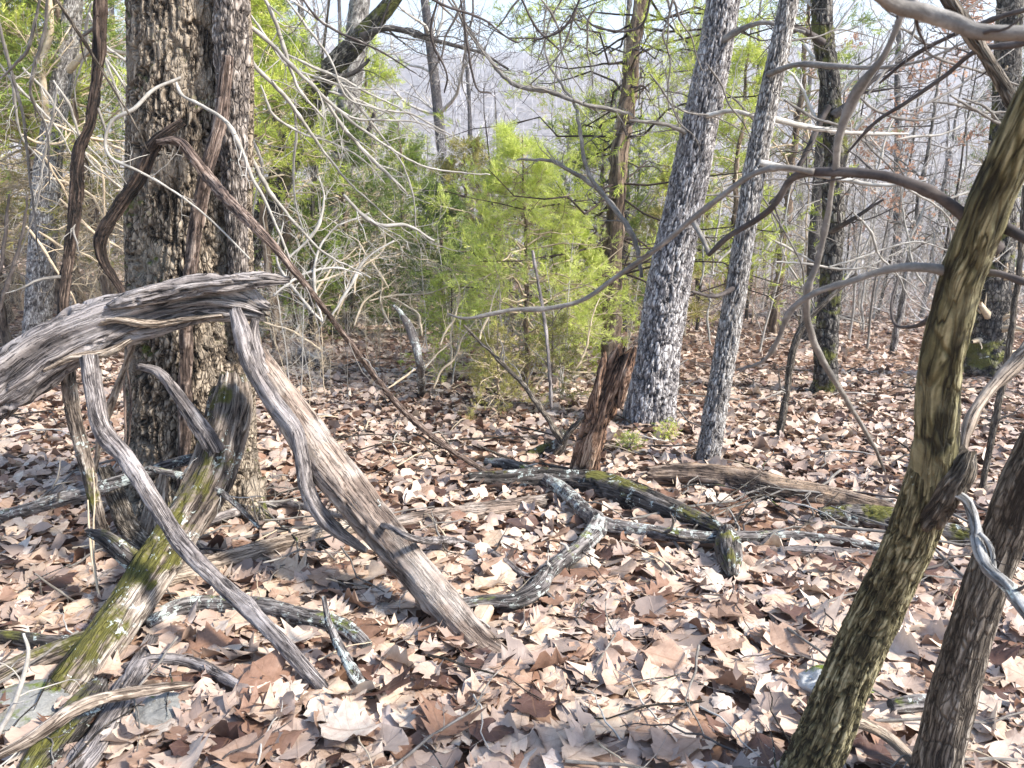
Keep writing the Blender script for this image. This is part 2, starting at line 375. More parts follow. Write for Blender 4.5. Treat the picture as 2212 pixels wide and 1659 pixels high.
M['rot_brown'] = bark('rotting_brown_log', (0.03, 0.02, 0.016), (0.20, 0.145, 0.11), (0.48, 0.38, 0.29), 110, 0.12, bumpd=0.010, patch=(0.24, 0.13, 0.06), crack=0.06)
M['green_stem'] = bark('olive_stem_bark', (0.022, 0.019, 0.010), (0.13, 0.112, 0.056), (0.40, 0.355, 0.22), 90, 0.07, lichen=0.33, lichcol=(0.4, 0.44, 0.36), bumpd=0.007, plate=(0.016, 0.12), crack=0.07)
M['olive_stem'] = bark('smooth_olive_bark', (0.022, 0.019, 0.010), (0.12, 0.105, 0.05), (0.36, 0.32, 0.19), 80, 0.10, lichen=0.36, lichcol=(0.40, 0.43, 0.33), moss=0.36, mosscol=(0.06, 0.06, 0.018), mossup=False, bumpd=0.006, patch=(0.07, 0.06, 0.03), plate=(0.022, 0.14), crack=0.03)
M['crooked_bark'] = bark('pale_crooked_bark', (0.08, 0.075, 0.07), (0.28, 0.27, 0.255), (0.50, 0.49, 0.46), 110, 0.2, lichen=0.40, bumpd=0.004, crack=0.04)
M['brown_stem'] = bark('brown_stem_bark', (0.03, 0.024, 0.019), (0.155, 0.128, 0.10), (0.37, 0.325, 0.27), 80, 0.09, lichen=0.33, bumpd=0.007, plate=(0.013, 0.08), crack=0.05)
M['grey_twig'] = bark('grey_twig', (0.045, 0.04, 0.035), (0.17, 0.152, 0.134), (0.38, 0.35, 0.31), 90, 0.3, useh=False, bumpd=0.003, lichen=0.37, lichcol=(0.42, 0.43, 0.38))
M['pale_twig'] = bark('pale_twig', (0.16, 0.145, 0.12), (0.38, 0.35, 0.31), (0.62, 0.59, 0.54), 60, 0.3, useh=False, bumpd=0.001)
M['lichen_twig'] = bark('lichened_twig', (0.13, 0.115, 0.095), (0.31, 0.285, 0.25), (0.52, 0.49, 0.44), 60, 0.3, useh=False, bumpd=0.001)
M['tan_twig'] = bark('tan_twig', (0.22, 0.165, 0.11), (0.45, 0.36, 0.25), (0.66, 0.56, 0.42), 60, 0.3, useh=False, bumpd=0.001)
M['dark_twig'] = bark('dark_twig', (0.02, 0.016, 0.015), (0.065, 0.053, 0.048), (0.17, 0.145, 0.13), 60, 0.3, useh=False, bumpd=0.001)
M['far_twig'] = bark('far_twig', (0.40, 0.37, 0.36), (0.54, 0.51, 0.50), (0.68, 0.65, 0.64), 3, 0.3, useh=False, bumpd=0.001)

def foliage_mat(name, c0, c1, c2, trans=0.35):
    m, nt, out = newmat(name); k = NT(nt)
    c = k.ramp(k.attr('lv', 'Fac'), [(0.0, c0), (0.5, c1), (1.0, c2)])
    d = k.n('BsdfPrincipled'); k.l(c, d.inputs['Base Color']); d.inputs['Roughness'].default_value = 0.6; d.inputs['Specular IOR Level'].default_value = 0.2
    t = k.n('BsdfTranslucent'); k.l(c, t.inputs[0]); mx = k.n('MixShader'); mx.inputs[0].default_value = trans
    k.l(d.outputs[0], mx.inputs[1]); k.l(t.outputs[0], mx.inputs[2]); k.l(mx.outputs[0], out.inputs[0]); return m
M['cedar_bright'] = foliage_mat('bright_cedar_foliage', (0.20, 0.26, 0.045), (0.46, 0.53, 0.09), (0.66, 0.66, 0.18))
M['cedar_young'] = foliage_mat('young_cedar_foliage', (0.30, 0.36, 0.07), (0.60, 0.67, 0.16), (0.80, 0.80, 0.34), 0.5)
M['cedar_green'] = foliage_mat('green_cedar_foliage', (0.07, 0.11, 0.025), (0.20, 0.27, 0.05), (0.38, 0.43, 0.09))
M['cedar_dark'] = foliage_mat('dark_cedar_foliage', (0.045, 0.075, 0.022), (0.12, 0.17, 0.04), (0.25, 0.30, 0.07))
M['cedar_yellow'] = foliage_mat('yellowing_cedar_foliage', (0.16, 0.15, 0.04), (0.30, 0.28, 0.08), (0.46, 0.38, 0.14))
M['dead_leaf'] = foliage_mat('clinging_dead_leaves', (0.26, 0.13, 0.085), (0.42, 0.25, 0.17), (0.56, 0.38, 0.28))

def leaf_mat():
    m, nt, out = newmat('dry_oak_leaf'); k = NT(nt)
    lv = k.attr('lv', 'Fac'); uv = k.attr('luv')
    sep = k.n('SeparateXYZ'); k.l(uv, sep.inputs[0]); u, t = sep.outputs[0], sep.outputs[1]
    c = k.ramp(lv, [(0.0, (0.035, 0.018, 0.014)), (0.18, (0.10, 0.052, 0.038)), (0.34, (0.23, 0.13, 0.085)), (0.50, (0.37, 0.25, 0.18)),
                    (0.68, (0.47, 0.35, 0.265)), (0.82, (0.55, 0.42, 0.30)), (0.92, (0.58, 0.50, 0.42)), (1.0, (0.36, 0.28, 0.27))])
    pos = k.n('NewGeometry')
    nz = k.noise(pos.outputs['Position'], 38, 4, 0.65); c = k.mix(0.5, c, k.ramp(nz, [(0.3, (0.28, 0.24, 0.22)), (0.62, (0.62, 0.62, 0.62))]), 'OVERLAY')
    spots = k.ramp(k.noise(pos.outputs['Position'], 210, 2), [(0.70, 0.0), (0.78, 1.0)])
    c = k.mix(k.math('MULTIPLY', spots, 0.5), c, (0.08, 0.045, 0.03))
    au = k.math('ABSOLUTE', u)
    rib = k.ramp(au, [(0.0, 1.0), (0.035, 0.0)])
    vein = k.math('SUBTRACT', k.math('MULTIPLY', t, 7.0), k.math('MULTIPLY', au, 2.2)); fr = k.math('ABSOLUTE', k.math('SUBTRACT', k.math('FRACT', vein), 0.5))
    vn = k.ramp(fr, [(0.0, 1.0), (0.06, 0.0)])
    vv = k.math('MAXIMUM', rib, k.math('MULTIPLY', vn, 0.5))
    c = k.mix(k.math('MULTIPLY', vv, 0.5), c, (0.20, 0.11, 0.06))
    bf = k.math('MULTIPLY', pos.outputs['Backfacing'], 0.35); c = k.mix(bf, c, (0.60, 0.50, 0.43))
    d = k.n('BsdfPrincipled'); k.l(c, d.inputs['Base Color']); d.inputs['Roughness'].default_value = 0.5; d.inputs['Specular IOR Level'].default_value = 0.4
    hgt = k.math('ADD', k.math('MULTIPLY', nz, 1.0), k.math('MULTIPLY', vv, -0.5)); k.l(k.bump(hgt, 0.0025, 0.8), d.inputs['Normal'])
    tr = k.n('BsdfTranslucent'); k.l(c, tr.inputs[0]); mx = k.n('MixShader'); mx.inputs[0].default_value = 0.13
    k.l(d.outputs[0], mx.inputs[1]); k.l(tr.outputs[0], mx.inputs[2]); k.l(mx.outputs[0], out.inputs[0]); return m
M['leaf'] = leaf_mat()

def ground_mat(name, a, b, c_, sc):
    m, nt, out = newmat(name); k = NT(nt); g = k.n('NewGeometry').outputs['Position']
    v = k.n('TexVoronoi'); k.l(g, v.inputs['Vector']); v.inputs['Scale'].default_value = sc; v.inputs['Randomness'].default_value = 1
    rnd = k.n('SeparateColor'); k.l(v.outputs['Color'], rnd.inputs[0])
    n = k.noise(g, sc * 0.35, 5, 0.7); n = k.math('ADD', k.math('MULTIPLY', n, 0.5), k.math('MULTIPLY', rnd.outputs[0], 0.5))
    c = k.ramp(n, [(0.25, a), (0.5, b), (0.75, c_)])
    bs = k.n('BsdfPrincipled'); k.l(c, bs.inputs['Base Color']); bs.inputs['Roughness'].default_value = 0.9; bs.inputs['Specular IOR Level'].default_value = 0.1
    k.l(k.bump(n, 0.4 / sc, 1.0), bs.inputs['Normal']); k.l(bs.outputs[0], out.inputs[0]); return m
M['ground'] = ground_mat('leaf_mould', (0.07, 0.035, 0.02), (0.22, 0.13, 0.085), (0.42, 0.28, 0.20), 16)
M['hill'] = ground_mat('wooded_hillside', (0.13, 0.11, 0.105), (0.20, 0.175, 0.165), (0.32, 0.28, 0.265), 0.5)

# ------------------------------------------------------------------ the setting: ground and far hill
def grid(name, xs, ys, mat):
    X, Y = np.meshgrid(xs, ys); Z = gz(X, Y); nx, ny = len(xs), len(ys)
    i = np.arange(nx * ny).reshape(ny, nx); Fc = np.stack([i[:-1, :-1], i[:-1, 1:], i[1:, 1:], i[1:, :-1]], -1).reshape(-1, 4)
    mb = MB(); mb.add(np.stack([X, Y, Z], -1), Fc); o = mb.obj(name, mat); o['kind'] = 'structure'; return o
ygrid = np.concatenate([np.arange(-6, 8, 0.12), np.geomspace(8, 104, 120)])
ground = grid('ground', np.concatenate([-np.geomspace(110, 6, 50), np.arange(-5.9, 6, 0.12), np.geomspace(6, 110, 50)]), ygrid, M['ground'])
hill = grid('hill', np.linspace(-900, 900, 200), np.concatenate([np.linspace(103, 700, 120), np.linspace(720, 1500, 30)]), M['hill'])

# ------------------------------------------------------------------ hero limbs given as (px, py, Y, width px); Y None = lying on the ground
def pts(spec, sink=0.45):
    C, Rc = [], []
    for px, py, Y, w in spec:
        if Y is None:
            p = G(px, py); r = w * 0.5 * depth(p) / F; p = p + np.array([0, 0.35 * r, r * sink + 0.028])
        else:
            p = PY(px, py, Y); r = w * 0.5 * depth(p) / F
        C.append(p); Rc.append(r)
    return np.array(C), np.array(Rc)
def limb(name, mat, spec, label=None, category=None, parent=None, style='grain', amp=0.18, nseg=20, ragged=(0.6, 0.6), wob=0.0, twigs=None, group=None,
         step=None, cell=(0.03, 0.07), seed=None, flat=None, tmat=None, sink=0.45):
    C, Rc = pts(spec, sink); mb = MB(); sd = int(abs(spec[0][0] * 7 + spec[0][1]) % 97) if seed is None else seed
    P, r = tube(mb, C, Rc, nseg, step, style, amp * Rc.mean() if amp < 1 else amp, cell, (ragged[0] * Rc[0], ragged[1] * Rc[-1]), sd, wob * Rc.mean(), flat=flat)
    mats = [M[mat]]; block(P, r)
    if twigs:
        mats.append(M[tmat or 'grey_twig']); rg = np.random.default_rng(sd + 5)
        n, ln, (t0, t1) = twigs[:3]; sub = twigs[3] if len(twigs) > 3 else 3
        Q, q, L = spawn(P[None], r[None], n, t0, t1, ln, (0.4, 1.1), 7, rg, 0.22, 0.02, 0.4)
        tubes(mb, Q, q, 5, 1)
        if sub:
            Q2, q2, _ = spawn(Q, q, sub, 0.2, 0.95, L * 0.5, (0.4, 1.0), 5, rg, 0.25, 0.02, 0.6); tubes(mb, Q2, q2, 4, 1)
    o = mb.obj(name, mats, parent)
    if label: tag(o, label, category, group)
    return o
def tree(name, label, category, specs, group=None):
    """an empty at the base of the first limb; specs = list of (part name, kwargs for limb)"""
    C, _ = pts(specs[0][2][:1] if specs[0][2][0][1] > specs[0][2][-1][1] else specs[0][2][-1:])
    e = empty(name, label, category, tuple(C[0]), group)
    kids = [limb(n, m, sp, **kw) for n, m, sp, kw in specs]
    rebase(e, kids); return e

# big oak and what climbs on it
tree('oak_tree', 'massive dark oak trunk with deeply furrowed bark standing at the left', 'tree', [
    ('trunk', 'oak', [(424, 1150, 3.82, 350), (422, 1105, 3.82, 318), (418, 1040, 3.82, 272), (414, 930, 3.82, 250), (412, 700, 3.82, 240), (412, 400, 3.82, 238), (414, 100, 3.82, 240), (416, -250, 3.82, 236)],
     dict(style='plates', amp=0.11, nseg=230, step=0.0075, cell=(0.030, 0.095), ragged=(0, 0), seed=3)),
    ('root', 'oak', [(540, 1040, 3.72, 60), (548, 1100, 3.62, 56), (580, 1140, 3.5, 30)], dict(style='plates', amp=0.2, nseg=40, cell=(0.03, 0.06), step=0.01)),
    ('root', 'oak', [(310, 1040, 3.72, 60), (295, 1110, 3.62, 60), (270, 1155, 3.5, 34)], dict(style='plates', amp=0.2, nseg=40, cell=(0.03, 0.06), step=0.01)),
])
limb('climbing_vine', 'oak_strip', [(500, -250, 3.60, 70), (500, 60, 3.60, 68), (502, 260, 3.60, 62), (508, 420, 3.62, 46), (516, 620, 3.64, 36), (520, 760, 3.66, 26)],
     'thick pale shaggy vine stem running up the right side of the oak trunk', 'vine', style='shag', amp=0.35, nseg=60, step=0.008, cell=(0.016, 0.07))
limb('climbing_vine', 'vine_red', [(492, 120, 3.44, 22), (478, 250, 3.44, 28), (452, 350, 3.42, 30), (425, 480, 3.42, 28), (408, 620, 3.44, 26), (402, 760, 3.46, 28), (400, 900, 3.47, 26), (392, 1080, 3.48, 20)],
     'reddish flat vine running down the middle of the oak trunk', 'vine', style='grain', amp=0.5, nseg=24, step=0.008)
limb('twisted_vine', 'vine_dark', [(395, 262, 3.36, 16.0), (352, 292, 3.34, 20.8), (330, 320, 3.36, 28.8), (300, 385, 3.36, 27.2), (255, 450, 3.36, 27.2), (220, 510, 3.34, 25.6), (222, 560, 3.34, 20.8), (262, 625, 3.32, 14.4), (268, 650, 3.3, 11.2)],
     'dark bent vine bowing out to the left of the oak trunk', 'vine', style='grain', amp=0.4, nseg=30, wob=0.25)
limb('twisted_vine', 'vine_red', [(340, 306, 3.32, 14.8), (385, 305, 3.3, 19.2), (420, 345, 3.3, 22.2), (450, 385, 3.3, 25.2), (500, 440, 3.2, 25.2), (560, 500, 3.1, 22.2), (615, 560, 3.1, 16.3), (680, 640, 3.2, 12.6), (760, 745, 3.5, 11.8), (830, 840, 3.8, 13.3), (900, 915, 4.0, 13.3), (970, 970, 4.1, 11.8), (1050, 1018, 4.25, 10.4), (1120, 1045, 4.3, 7.4)],
     'long brown vine slanting from the oak trunk down to the lichened branch', 'vine', style='grain', amp=0.35, nseg=24, wob=0.35, twigs=(7, 0.35, (0.3, 0.95), 2))
limb('hanging_vine', 'vine_dark', [(218, -120, 3.3, 25.5), (218, 60, 3.3, 25.5), (212, 160, 3.3, 22.1), (196, 260, 3.28, 20.4), (170, 330, 3.27, 23.8), (165, 430, 3.25, 25.5), (150, 540, 3.2, 22.1), (140, 620, 3.15, 22.1), (128, 720, 3.1, 18.7)],
     'dark shaggy vine hanging left of the oak from above the picture', 'vine', style='grain', amp=0.55, nseg=26, wob=0.3, twigs=(5, 0.4, (0.1, 0.9), 3))
limb('broken_branch', 'grey_wood', [(300, 792, 3.05, 14), (345, 805, 3.0, 20), (385, 855, 2.98, 26), (420, 905, 2.97, 34), (455, 952, 2.96, 40), (468, 975, 2.96, 40)],
     'pale broken branch rising from the forked mossy trunk in front of the oak', 'branch', ragged=(1.8, 0.5), amp=0.4)
# pale twigs draped over the trunk
limb('draped_twig', 'lichen_twig', [(390, 168, 3.3, 5.4), (330, 195, 3.25, 7.5), (290, 235, 3.2, 8.2), (245, 260, 3.2, 7.5), (228, 300, 3.2, 6.8), (240, 340, 3.2, 6.1), (300, 370, 3.2, 5.4), (370, 410, 3.2, 4.8), (450, 470, 3.2, 4.1), (540, 560, 3.2, 3.4)],
     'thin pale twig looping across the oak trunk and out to its left', 'twig', style='smooth', nseg=8, wob=0.6, twigs=(5, 0.3, (0.2, 0.9), 2), tmat='pale_twig')
limb('draped_twig', 'lichen_twig', [(380, 175, 3.3, 5.4), (395, 205, 3.28, 6.1), (440, 230, 3.25, 7.5), (490, 265, 3.2, 8.2), (520, 320, 3.2, 8.2), (545, 385, 3.2, 7.5), (570, 430, 3.2, 6.1), (610, 520, 3.25, 5.4), (640, 600, 3.3, 4.1)],
     'thin grey twig arching over the right edge of the oak trunk', 'twig', style='smooth', nseg=8, wob=0.6, twigs=(5, 0.3, (0.2, 0.9), 2), tmat='pale_twig')

# arched log and the pile of dead limbs
tree('arched_log', 'weathered grey arched log with splintered ends propped across the oak trunk', 'log', [
    ('log', 'grey_wood', [(-90, 890, 2.86, 130), (30, 815, 2.9, 118), (120, 752, 2.95, 104), (230, 704, 3.0, 96), (340, 672, 3.05, 92), (440, 652, 3.1, 82), (520, 656, 3.12, 72), (566, 672, 3.12, 40)],
     dict(amp=0.6, nseg=90, step=0.008, ragged=(0.5, 2.6), flat=((0, 1, 0.2), 0.8))),
    ('splinter', 'grey_wood', [(236, 662, 2.93, 16), (280, 648, 2.95, 40), (350, 632, 2.98, 46), (430, 616, 3.0, 52), (500, 610, 3.03, 48), (570, 604, 3.08, 38), (622, 606, 3.12, 16)],
     dict(amp=0.95, nseg=40, step=0.008, ragged=(3, 3), flat=((0, 0.3, 1), 0.75))),
    ('splinter', 'pale_wood', [(180, 712, 2.94, 12), (250, 690, 2.95, 24), (320, 700, 2.98, 30), (400, 690, 3.02, 20), (480, 682, 3.05, 12)],
     dict(amp=0.7, nseg=24, ragged=(3, 3), flat=((0, 0.3, 1), 0.6))),
    ('splinter', 'pale_wood', [(96, 800, 2.86, 10), (160, 772, 2.9, 22), (230, 762, 2.93, 24), (280, 735, 2.96, 12)],
     dict(amp=0.7, nseg=24, ragged=(3, 3), flat=((0, 0.3, 1), 0.6))),
])
limb('fallen_log', 'brown_log', [(548, 770, 3.05, 60), (600, 850, 3.0, 74), (665, 945, 2.9, 86), (745, 1050, 2.8, 88), (830, 1150, 2.68, 84), (910, 1245, 2.52, 78), (985, 1335, 2.4, 70), (1050, 1400, 2.3, 56), (1120, 1440, 2.22, 44), (1180, 1462, 2.18, 18)],
     'thick barkless brown log leaning from the oak down to the leaves', 'log', amp=0.22, nseg=56, step=0.011, ragged=(1.0, 1.5))
limb('dead_branch', 'grey_wood', [(508, 668, 2.95, 24), (524, 720, 2.92, 36), (545, 790, 2.88, 38), (590, 870, 2.84, 38), (635, 925, 2.8, 36), (652, 985, 2.78, 34), (664, 1060, 2.76, 34), (700, 1120, 2.76, 32), (740, 1155, 2.78, 26), (790, 1190, 2.8, 14)],
     'smooth grey dead branch lying against the leaning brown log', 'branch', amp=0.3, nseg=32, ragged=(1, 1))
limb('dead_branch', 'grey_wood', [(552, 690, 3.0, 16), (546, 730, 3.0, 26), (560, 790, 3.0, 38), (600, 860, 2.98, 30)],
     'short grey fork stub standing up at the top of the leaning log', 'branch', amp=0.4, nseg=20)
limb('dead_branch', 'grey_wood', [(192, 770, 2.84, 36), (205, 850, 2.78, 38), (222, 930, 2.7, 38), (280, 1000, 2.6, 36), (330, 1080, 2.5, 36), (385, 1165, 2.42, 36), (450, 1235, 2.33, 34), (530, 1310, 2.25, 34), (600, 1380, 2.16, 32), (670, 1455, 2.07, 30), (720, 1510, 2.0, 26), (750, 1535, 1.98, 14)],
     'long grey dead branch slanting from the arched log down to the leaves', 'branch', amp=0.25, nseg=32, ragged=(0.5, 1))
tree('forked_trunk', 'mossy forked dead trunk sprawling below the oak towards the lower left', 'log', [
    ('stem', 'moss_wood', [(505, 815, 3.25, 54), (500, 880, 3.15, 84), (478, 960, 3.05, 92), (450, 1040, 2.95, 88), (400, 1130, 2.8, 84), (335, 1225, 2.6, 88), (270, 1320, 2.4, 92), (200, 1420, 2.2, 98), (140, 1510, 2.05, 104), (80, 1600, 1.9, 112), (10, 1700, 1.74, 120)],
     dict(amp=0.32, nseg=56, step=0.011, ragged=(1, 1))),
    ('branch', 'moss_wood', [(240, 1370, 2.3, 50), (180, 1395, 2.25, 58), (100, 1425, 2.2, 58), (30, 1455, 2.12, 62), (-60, 1500, 2.0, 62)], dict(amp=0.25, nseg=36)),
    ('branch', 'black_wood', [(180, 1392, 2.24, 40), (100, 1388, 2.26, 32), (30, 1378, 2.3, 28), (-40, 1370, 2.32, 24)], dict(amp=0.25, nseg=24)),
    ('branch', 'black_wood', [(330, 1238, 2.62, 48), (280, 1205, 2.62, 42), (230, 1165, 2.64, 34), (190, 1150, 2.66, 16)], dict(amp=0.35, nseg=28, ragged=(1, 1.6))),
    ('branch', 'black_wood', [(505, 850, 3.2, 50), (470, 850, 3.3, 30), (450, 900, 3.3, 18)], dict(amp=0.35, nseg=20)),
])
limb('lichened_branch', 'lichen_wood', [(318, 1375, None, 26), (380, 1345, None, 36), (460, 1335, None, 38), (560, 1342, None, 38), (660, 1365, None, 36), (740, 1385, None, 38), (795, 1420, None, 24)],
     'dark branch with white lichen lying under the slanting grey branch', 'branch', nseg=30, amp=0.3, sink=0.9)
limb('lichened_branch', 'lichen_wood', [(-60, 1130, 3.0, 22), (60, 1100, 3.0, 26), (160, 1070, 3.0, 32), (260, 1040, 3.0, 28), (340, 1012, 3.05, 22), (420, 990, 3.1, 24)],
     'mossy lichened branch crossing left of the oak base', 'branch', nseg=24, amp=0.3, twigs=(4, 0.3, (0.1, 0.8), 2))
limb('lichened_branch', 'lichen_wood', [(320, 1010, 2.95, 12), (400, 1030, 2.93, 16), (460, 1052, 2.9, 14), (510, 1090, 2.88, 11), (560, 1140, 2.86, 8)],
     'slim white lichened twig crossing the front of the oak base', 'branch', nseg=14, amp=0.3, twigs=(4, 0.3, (0.2, 0.9), 1), tmat='pale_twig')
limb('propping_stick', 'moss_wood', [(145, 790, 3.02, 30), (152, 860, 3.02, 30), (172, 950, 3.0, 28), (196, 1040, 2.98, 26), (215, 1120, 2.95, 24), (240, 1200, None, 22)],
     'slim mossy stick standing under the arched log, left of the grey branch', 'stick', nseg=22, amp=0.35)
limb('leaning_stick', 'pale_wood', [(292, 730, 3.2, 12), (268, 800, 3.2, 14), (238, 880, 3.2, 16), (215, 960, 3.2, 13), (190, 1100, 3.25, 8)],
     'pale thin stick leaning between the arched log and the ground', 'stick', nseg=12, amp=0.3)
limb('dead_branch', 'brown_stem', [(225, 1010, 3.15, 26), (250, 1070, 3.1, 36), (280, 1140, 3.05, 40), (330, 1190, 3.0, 34)],
     'rough brown limb against the left foot of the oak', 'branch', nseg=26, amp=0.35, style='plates', cell=(0.02, 0.03))
limb('wood_slab', 'pale_wood', [(352, 1030, 3.2, 24), (338, 1100, 3.15, 46), (325, 1160, 3.1, 48), (318, 1200, 3.08, 26)],
     'bare tan wood slab standing against the oak foot', 'wood', nseg=24, amp=0.5, ragged=(3, 1), flat=((0, 1, 0), 0.45))
limb('fallen_log', 'pale_wood', [(300, 1300, None, 30), (380, 1272, None, 52), (470, 1250, None, 54), (560, 1222, None, 50), (650, 1195, None, 44), (750, 1165, None, 38), (800, 1150, None, 14)],
     'pale split log lying in the leaves behind the slanting grey branch', 'log', nseg=36, amp=0.45, ragged=(1, 2))
limb('fallen_log', 'brown_log', [(800, 1152, None, 14), (870, 1145, None, 34), (980, 1130, None, 40), (1090, 1112, None, 38), (1175, 1096, None, 30)],
     'flat greyish log half buried behind the leaning brown log', 'log', nseg=30, amp=0.4, ragged=(1.5, 1.5), sink=0.2)
limb('fallen_branch', 'grey_wood', [(420, 1160, None, 18), (520, 1125, None, 22), (620, 1108, None, 18), (720, 1112, 3.2, 14), (830, 1135, 2.62, 12), (900, 1165, 2.5, 15), (980, 1190, None, 18), (1060, 1215, None, 17), (1110, 1250, None, 18), (1165, 1290, None, 14), (1215, 1330, None, 8)],
     'long thin grey branch looping over the leaning brown log', 'branch', nseg=14, amp=0.3, wob=0.4, sink=1.0, twigs=(6, 0.35, (0.3, 0.9), 3))
limb('curved_stick', 'pale_wood', [(-20, 1640, 1.66, 16), (60, 1600, 1.7, 26), (140, 1545, 1.76, 30), (210, 1512, 1.82, 28), (300, 1495, 1.9, 24), (380, 1482, 1.95, 18), (418, 1478, 1.98, 8)],
     'pale curved bare stick lying across the forked trunk in the lower left corner', 'stick', nseg=18, amp=0.25, ragged=(1, 1.5))
limb('curved_stick', 'grey_wood', [(270, 1462, None, 14), (340, 1452, None, 24), (420, 1462, None, 26), (490, 1492, None, 22), (560, 1530, None, 14)],
     'grey curved stick lying in the leaves below the forked trunk', 'stick', nseg=16, amp=0.35, sink=1.0)
limb('wood_slab', 'grey_wood', [(330, 1400, None, 34), (300, 1470, None, 52), (250, 1560, None, 58), (200, 1640, None, 66), (160, 1700, None, 60)],
     'flat grey slab of old wood right of the forked trunk foot', 'wood', nseg=34, amp=0.5, ragged=(2, 2), sink=0.2, flat=((0, 0.3, 1), 0.6))
limb('wood_slab', 'black_wood', [(215, 1500, None, 40), (180, 1560, None, 74), (120, 1640, None, 80), (70, 1710, None, 70)],
     'dark purplish slab of old wood under the forked trunk', 'wood', nseg=34, amp=0.5, ragged=(2, 2), sink=0.3, flat=((0, 0.3, 1), 0.5))
limb('dry_stick', 'pale_twig', [(-20, 1610, 1.5, 14), (30, 1520, 1.52, 11), (60, 1420, 1.55, 9), (50, 1370, 1.58, 5)],
     'white dry stick poking up at the left edge', 'stick', nseg=8, amp=0.2, wob=0.5, twigs=(3, 0.2, (0.3, 0.9), 1), tmat='pale_twig')
limb('bent_branch', 'lichen_wood', [(700, 1290, 2.3, 10), (712, 1350, 2.22, 16), (740, 1410, 2.14, 22), (775, 1470, 2.05, 26), (805, 1515, 2.0, 22), (838, 1560, None, 10)],
     'short lichened forked branch beside the foot of the long grey branch', 'branch', nseg=16, amp=0.35, twigs=(4, 0.15, (0.2, 0.8), 0))
limb('fallen_branch', 'lichen_wood', [(1050, 1015, None, 16), (1110, 1030, None, 26), (1180, 1062, None, 28), (1225, 1095, None, 32), (1262, 1135, None, 34), (1290, 1165, None, 40), (1255, 1215, None, 38), (1190, 1262, None, 36), (1160, 1310, None, 40), (1110, 1330, None, 32), (1050, 1328, None, 28), (1000, 1332, None, 24)],
     'crooked white lichened branch zigzagging over the leaves in the middle', 'branch', nseg=28, amp=0.3, sink=1.1, step=0.012, twigs=(6, 0.25, (0.1, 0.9), 2), tmat='pale_twig')
limb('fallen_branch', 'lichen_wood', [(1290, 1160, None, 36), (1350, 1168, None, 32), (1430, 1178, None, 30), (1520, 1185, None, 26), (1610, 1182, None, 24), (1720, 1180, None, 22), (1850, 1195, None, 20), (1960, 1212, None, 14)],
     'pale lichened branch running right from the zigzag branch', 'branch', nseg=22, amp=0.35, sink=0.9, twigs=(10, 0.3, (0.1, 0.95), 3))
limb('fallen_log', 'black_wood', [(1015, 1052, None, 28), (1080, 1055, None, 36), (1180, 1058, None, 50), (1280, 1072, None, 62), (1360, 1100, None, 64), (1450, 1130, None, 54), (1540, 1160, None, 38), (1600, 1175, None, 16)],
     'dark mossy fallen log lying in front of the rotten snag', 'log', nseg=40, amp=0.3, step=0.014, ragged=(1, 1.5))
limb('fallen_log', 'rot_brown', [(1400, 1045, None, 34), (1480, 1050, None, 52), (1580, 1062, None, 60), (1690, 1085, None, 58), (1800, 1102, None, 50), (1900, 1122, None, 42), (1975, 1135, None, 20)],
     'long orange brown rotting log right of the snag', 'log', nseg=40, amp=0.3, step=0.014, ragged=(1, 1.5))
limb('fallen_log', 'black_wood', [(1770, 1132, None, 30), (1850, 1140, None, 48), (1950, 1155, None, 50), (2050, 1178, None, 46), (2160, 1205, None, 44), (2290, 1240, None, 40)],
     'dark bark-covered log passing behind the olive stem', 'log', nseg=40, amp=0.35, style='plates', cell=(0.03, 0.03), step=0.014)
limb('fallen_log', 'grey_wood', [(1650, 1205, None, 12), (1720, 1208, None, 22), (1830, 1212, None, 22), (1960, 1225, None, 14)],
     'thin grey pole in the leaves beside the pale lichened branch', 'log', nseg=20, amp=0.3)
limb('log_stub', 'black_wood', [(1568, 1180, None, 36), (1572, 1215, None, 52), (1578, 1250, None, 46), (1582, 1268, None, 20)],
     'small split black stub lying among fanned dry twigs', 'wood', nseg=26, amp=0.6, ragged=(1, 0.5), sink=0.9)
limb('root_chunk', 'black_wood', [(1140, 995, None, 14), (1175, 990, None, 30), (1205, 965, 4.75, 30), (1220, 930, 4.75, 16)],
     'black decayed root chunk between the bush and the snag', 'wood', nseg=20, amp=0.7, ragged=(2, 2))
tree('rotten_snag', 'leaning red brown rotten snag with a jagged broken top', 'stump', [
    ('trunk', 'rot_wood', [(1254, 1062, 4.2, 66), (1262, 1020, 4.2, 62), (1282, 950, 4.18, 62), (1306, 870, 4.15, 60), (1332, 800, 4.12, 56), (1346, 765, 4.1, 40)],
     dict(amp=0.65, nseg=70, step=0.010, ragged=(0, 3.6))),
    ('splinter', 'rot_wood', [(1288, 900, 4.1, 16), (1292, 840, 4.1, 26), (1302, 790, 4.1, 20), (1306, 762, 4.1, 8)], dict(amp=0.6, nseg=18, ragged=(2, 3))),
    ('splinter', 'rot_wood', [(1338, 880, 4.05, 12), (1352, 820, 4.05, 20), (1366, 770, 4.05, 16), (1372, 750, 4.05, 6)], dict(amp=0.6, nseg=18, ragged=(2, 3))),
])

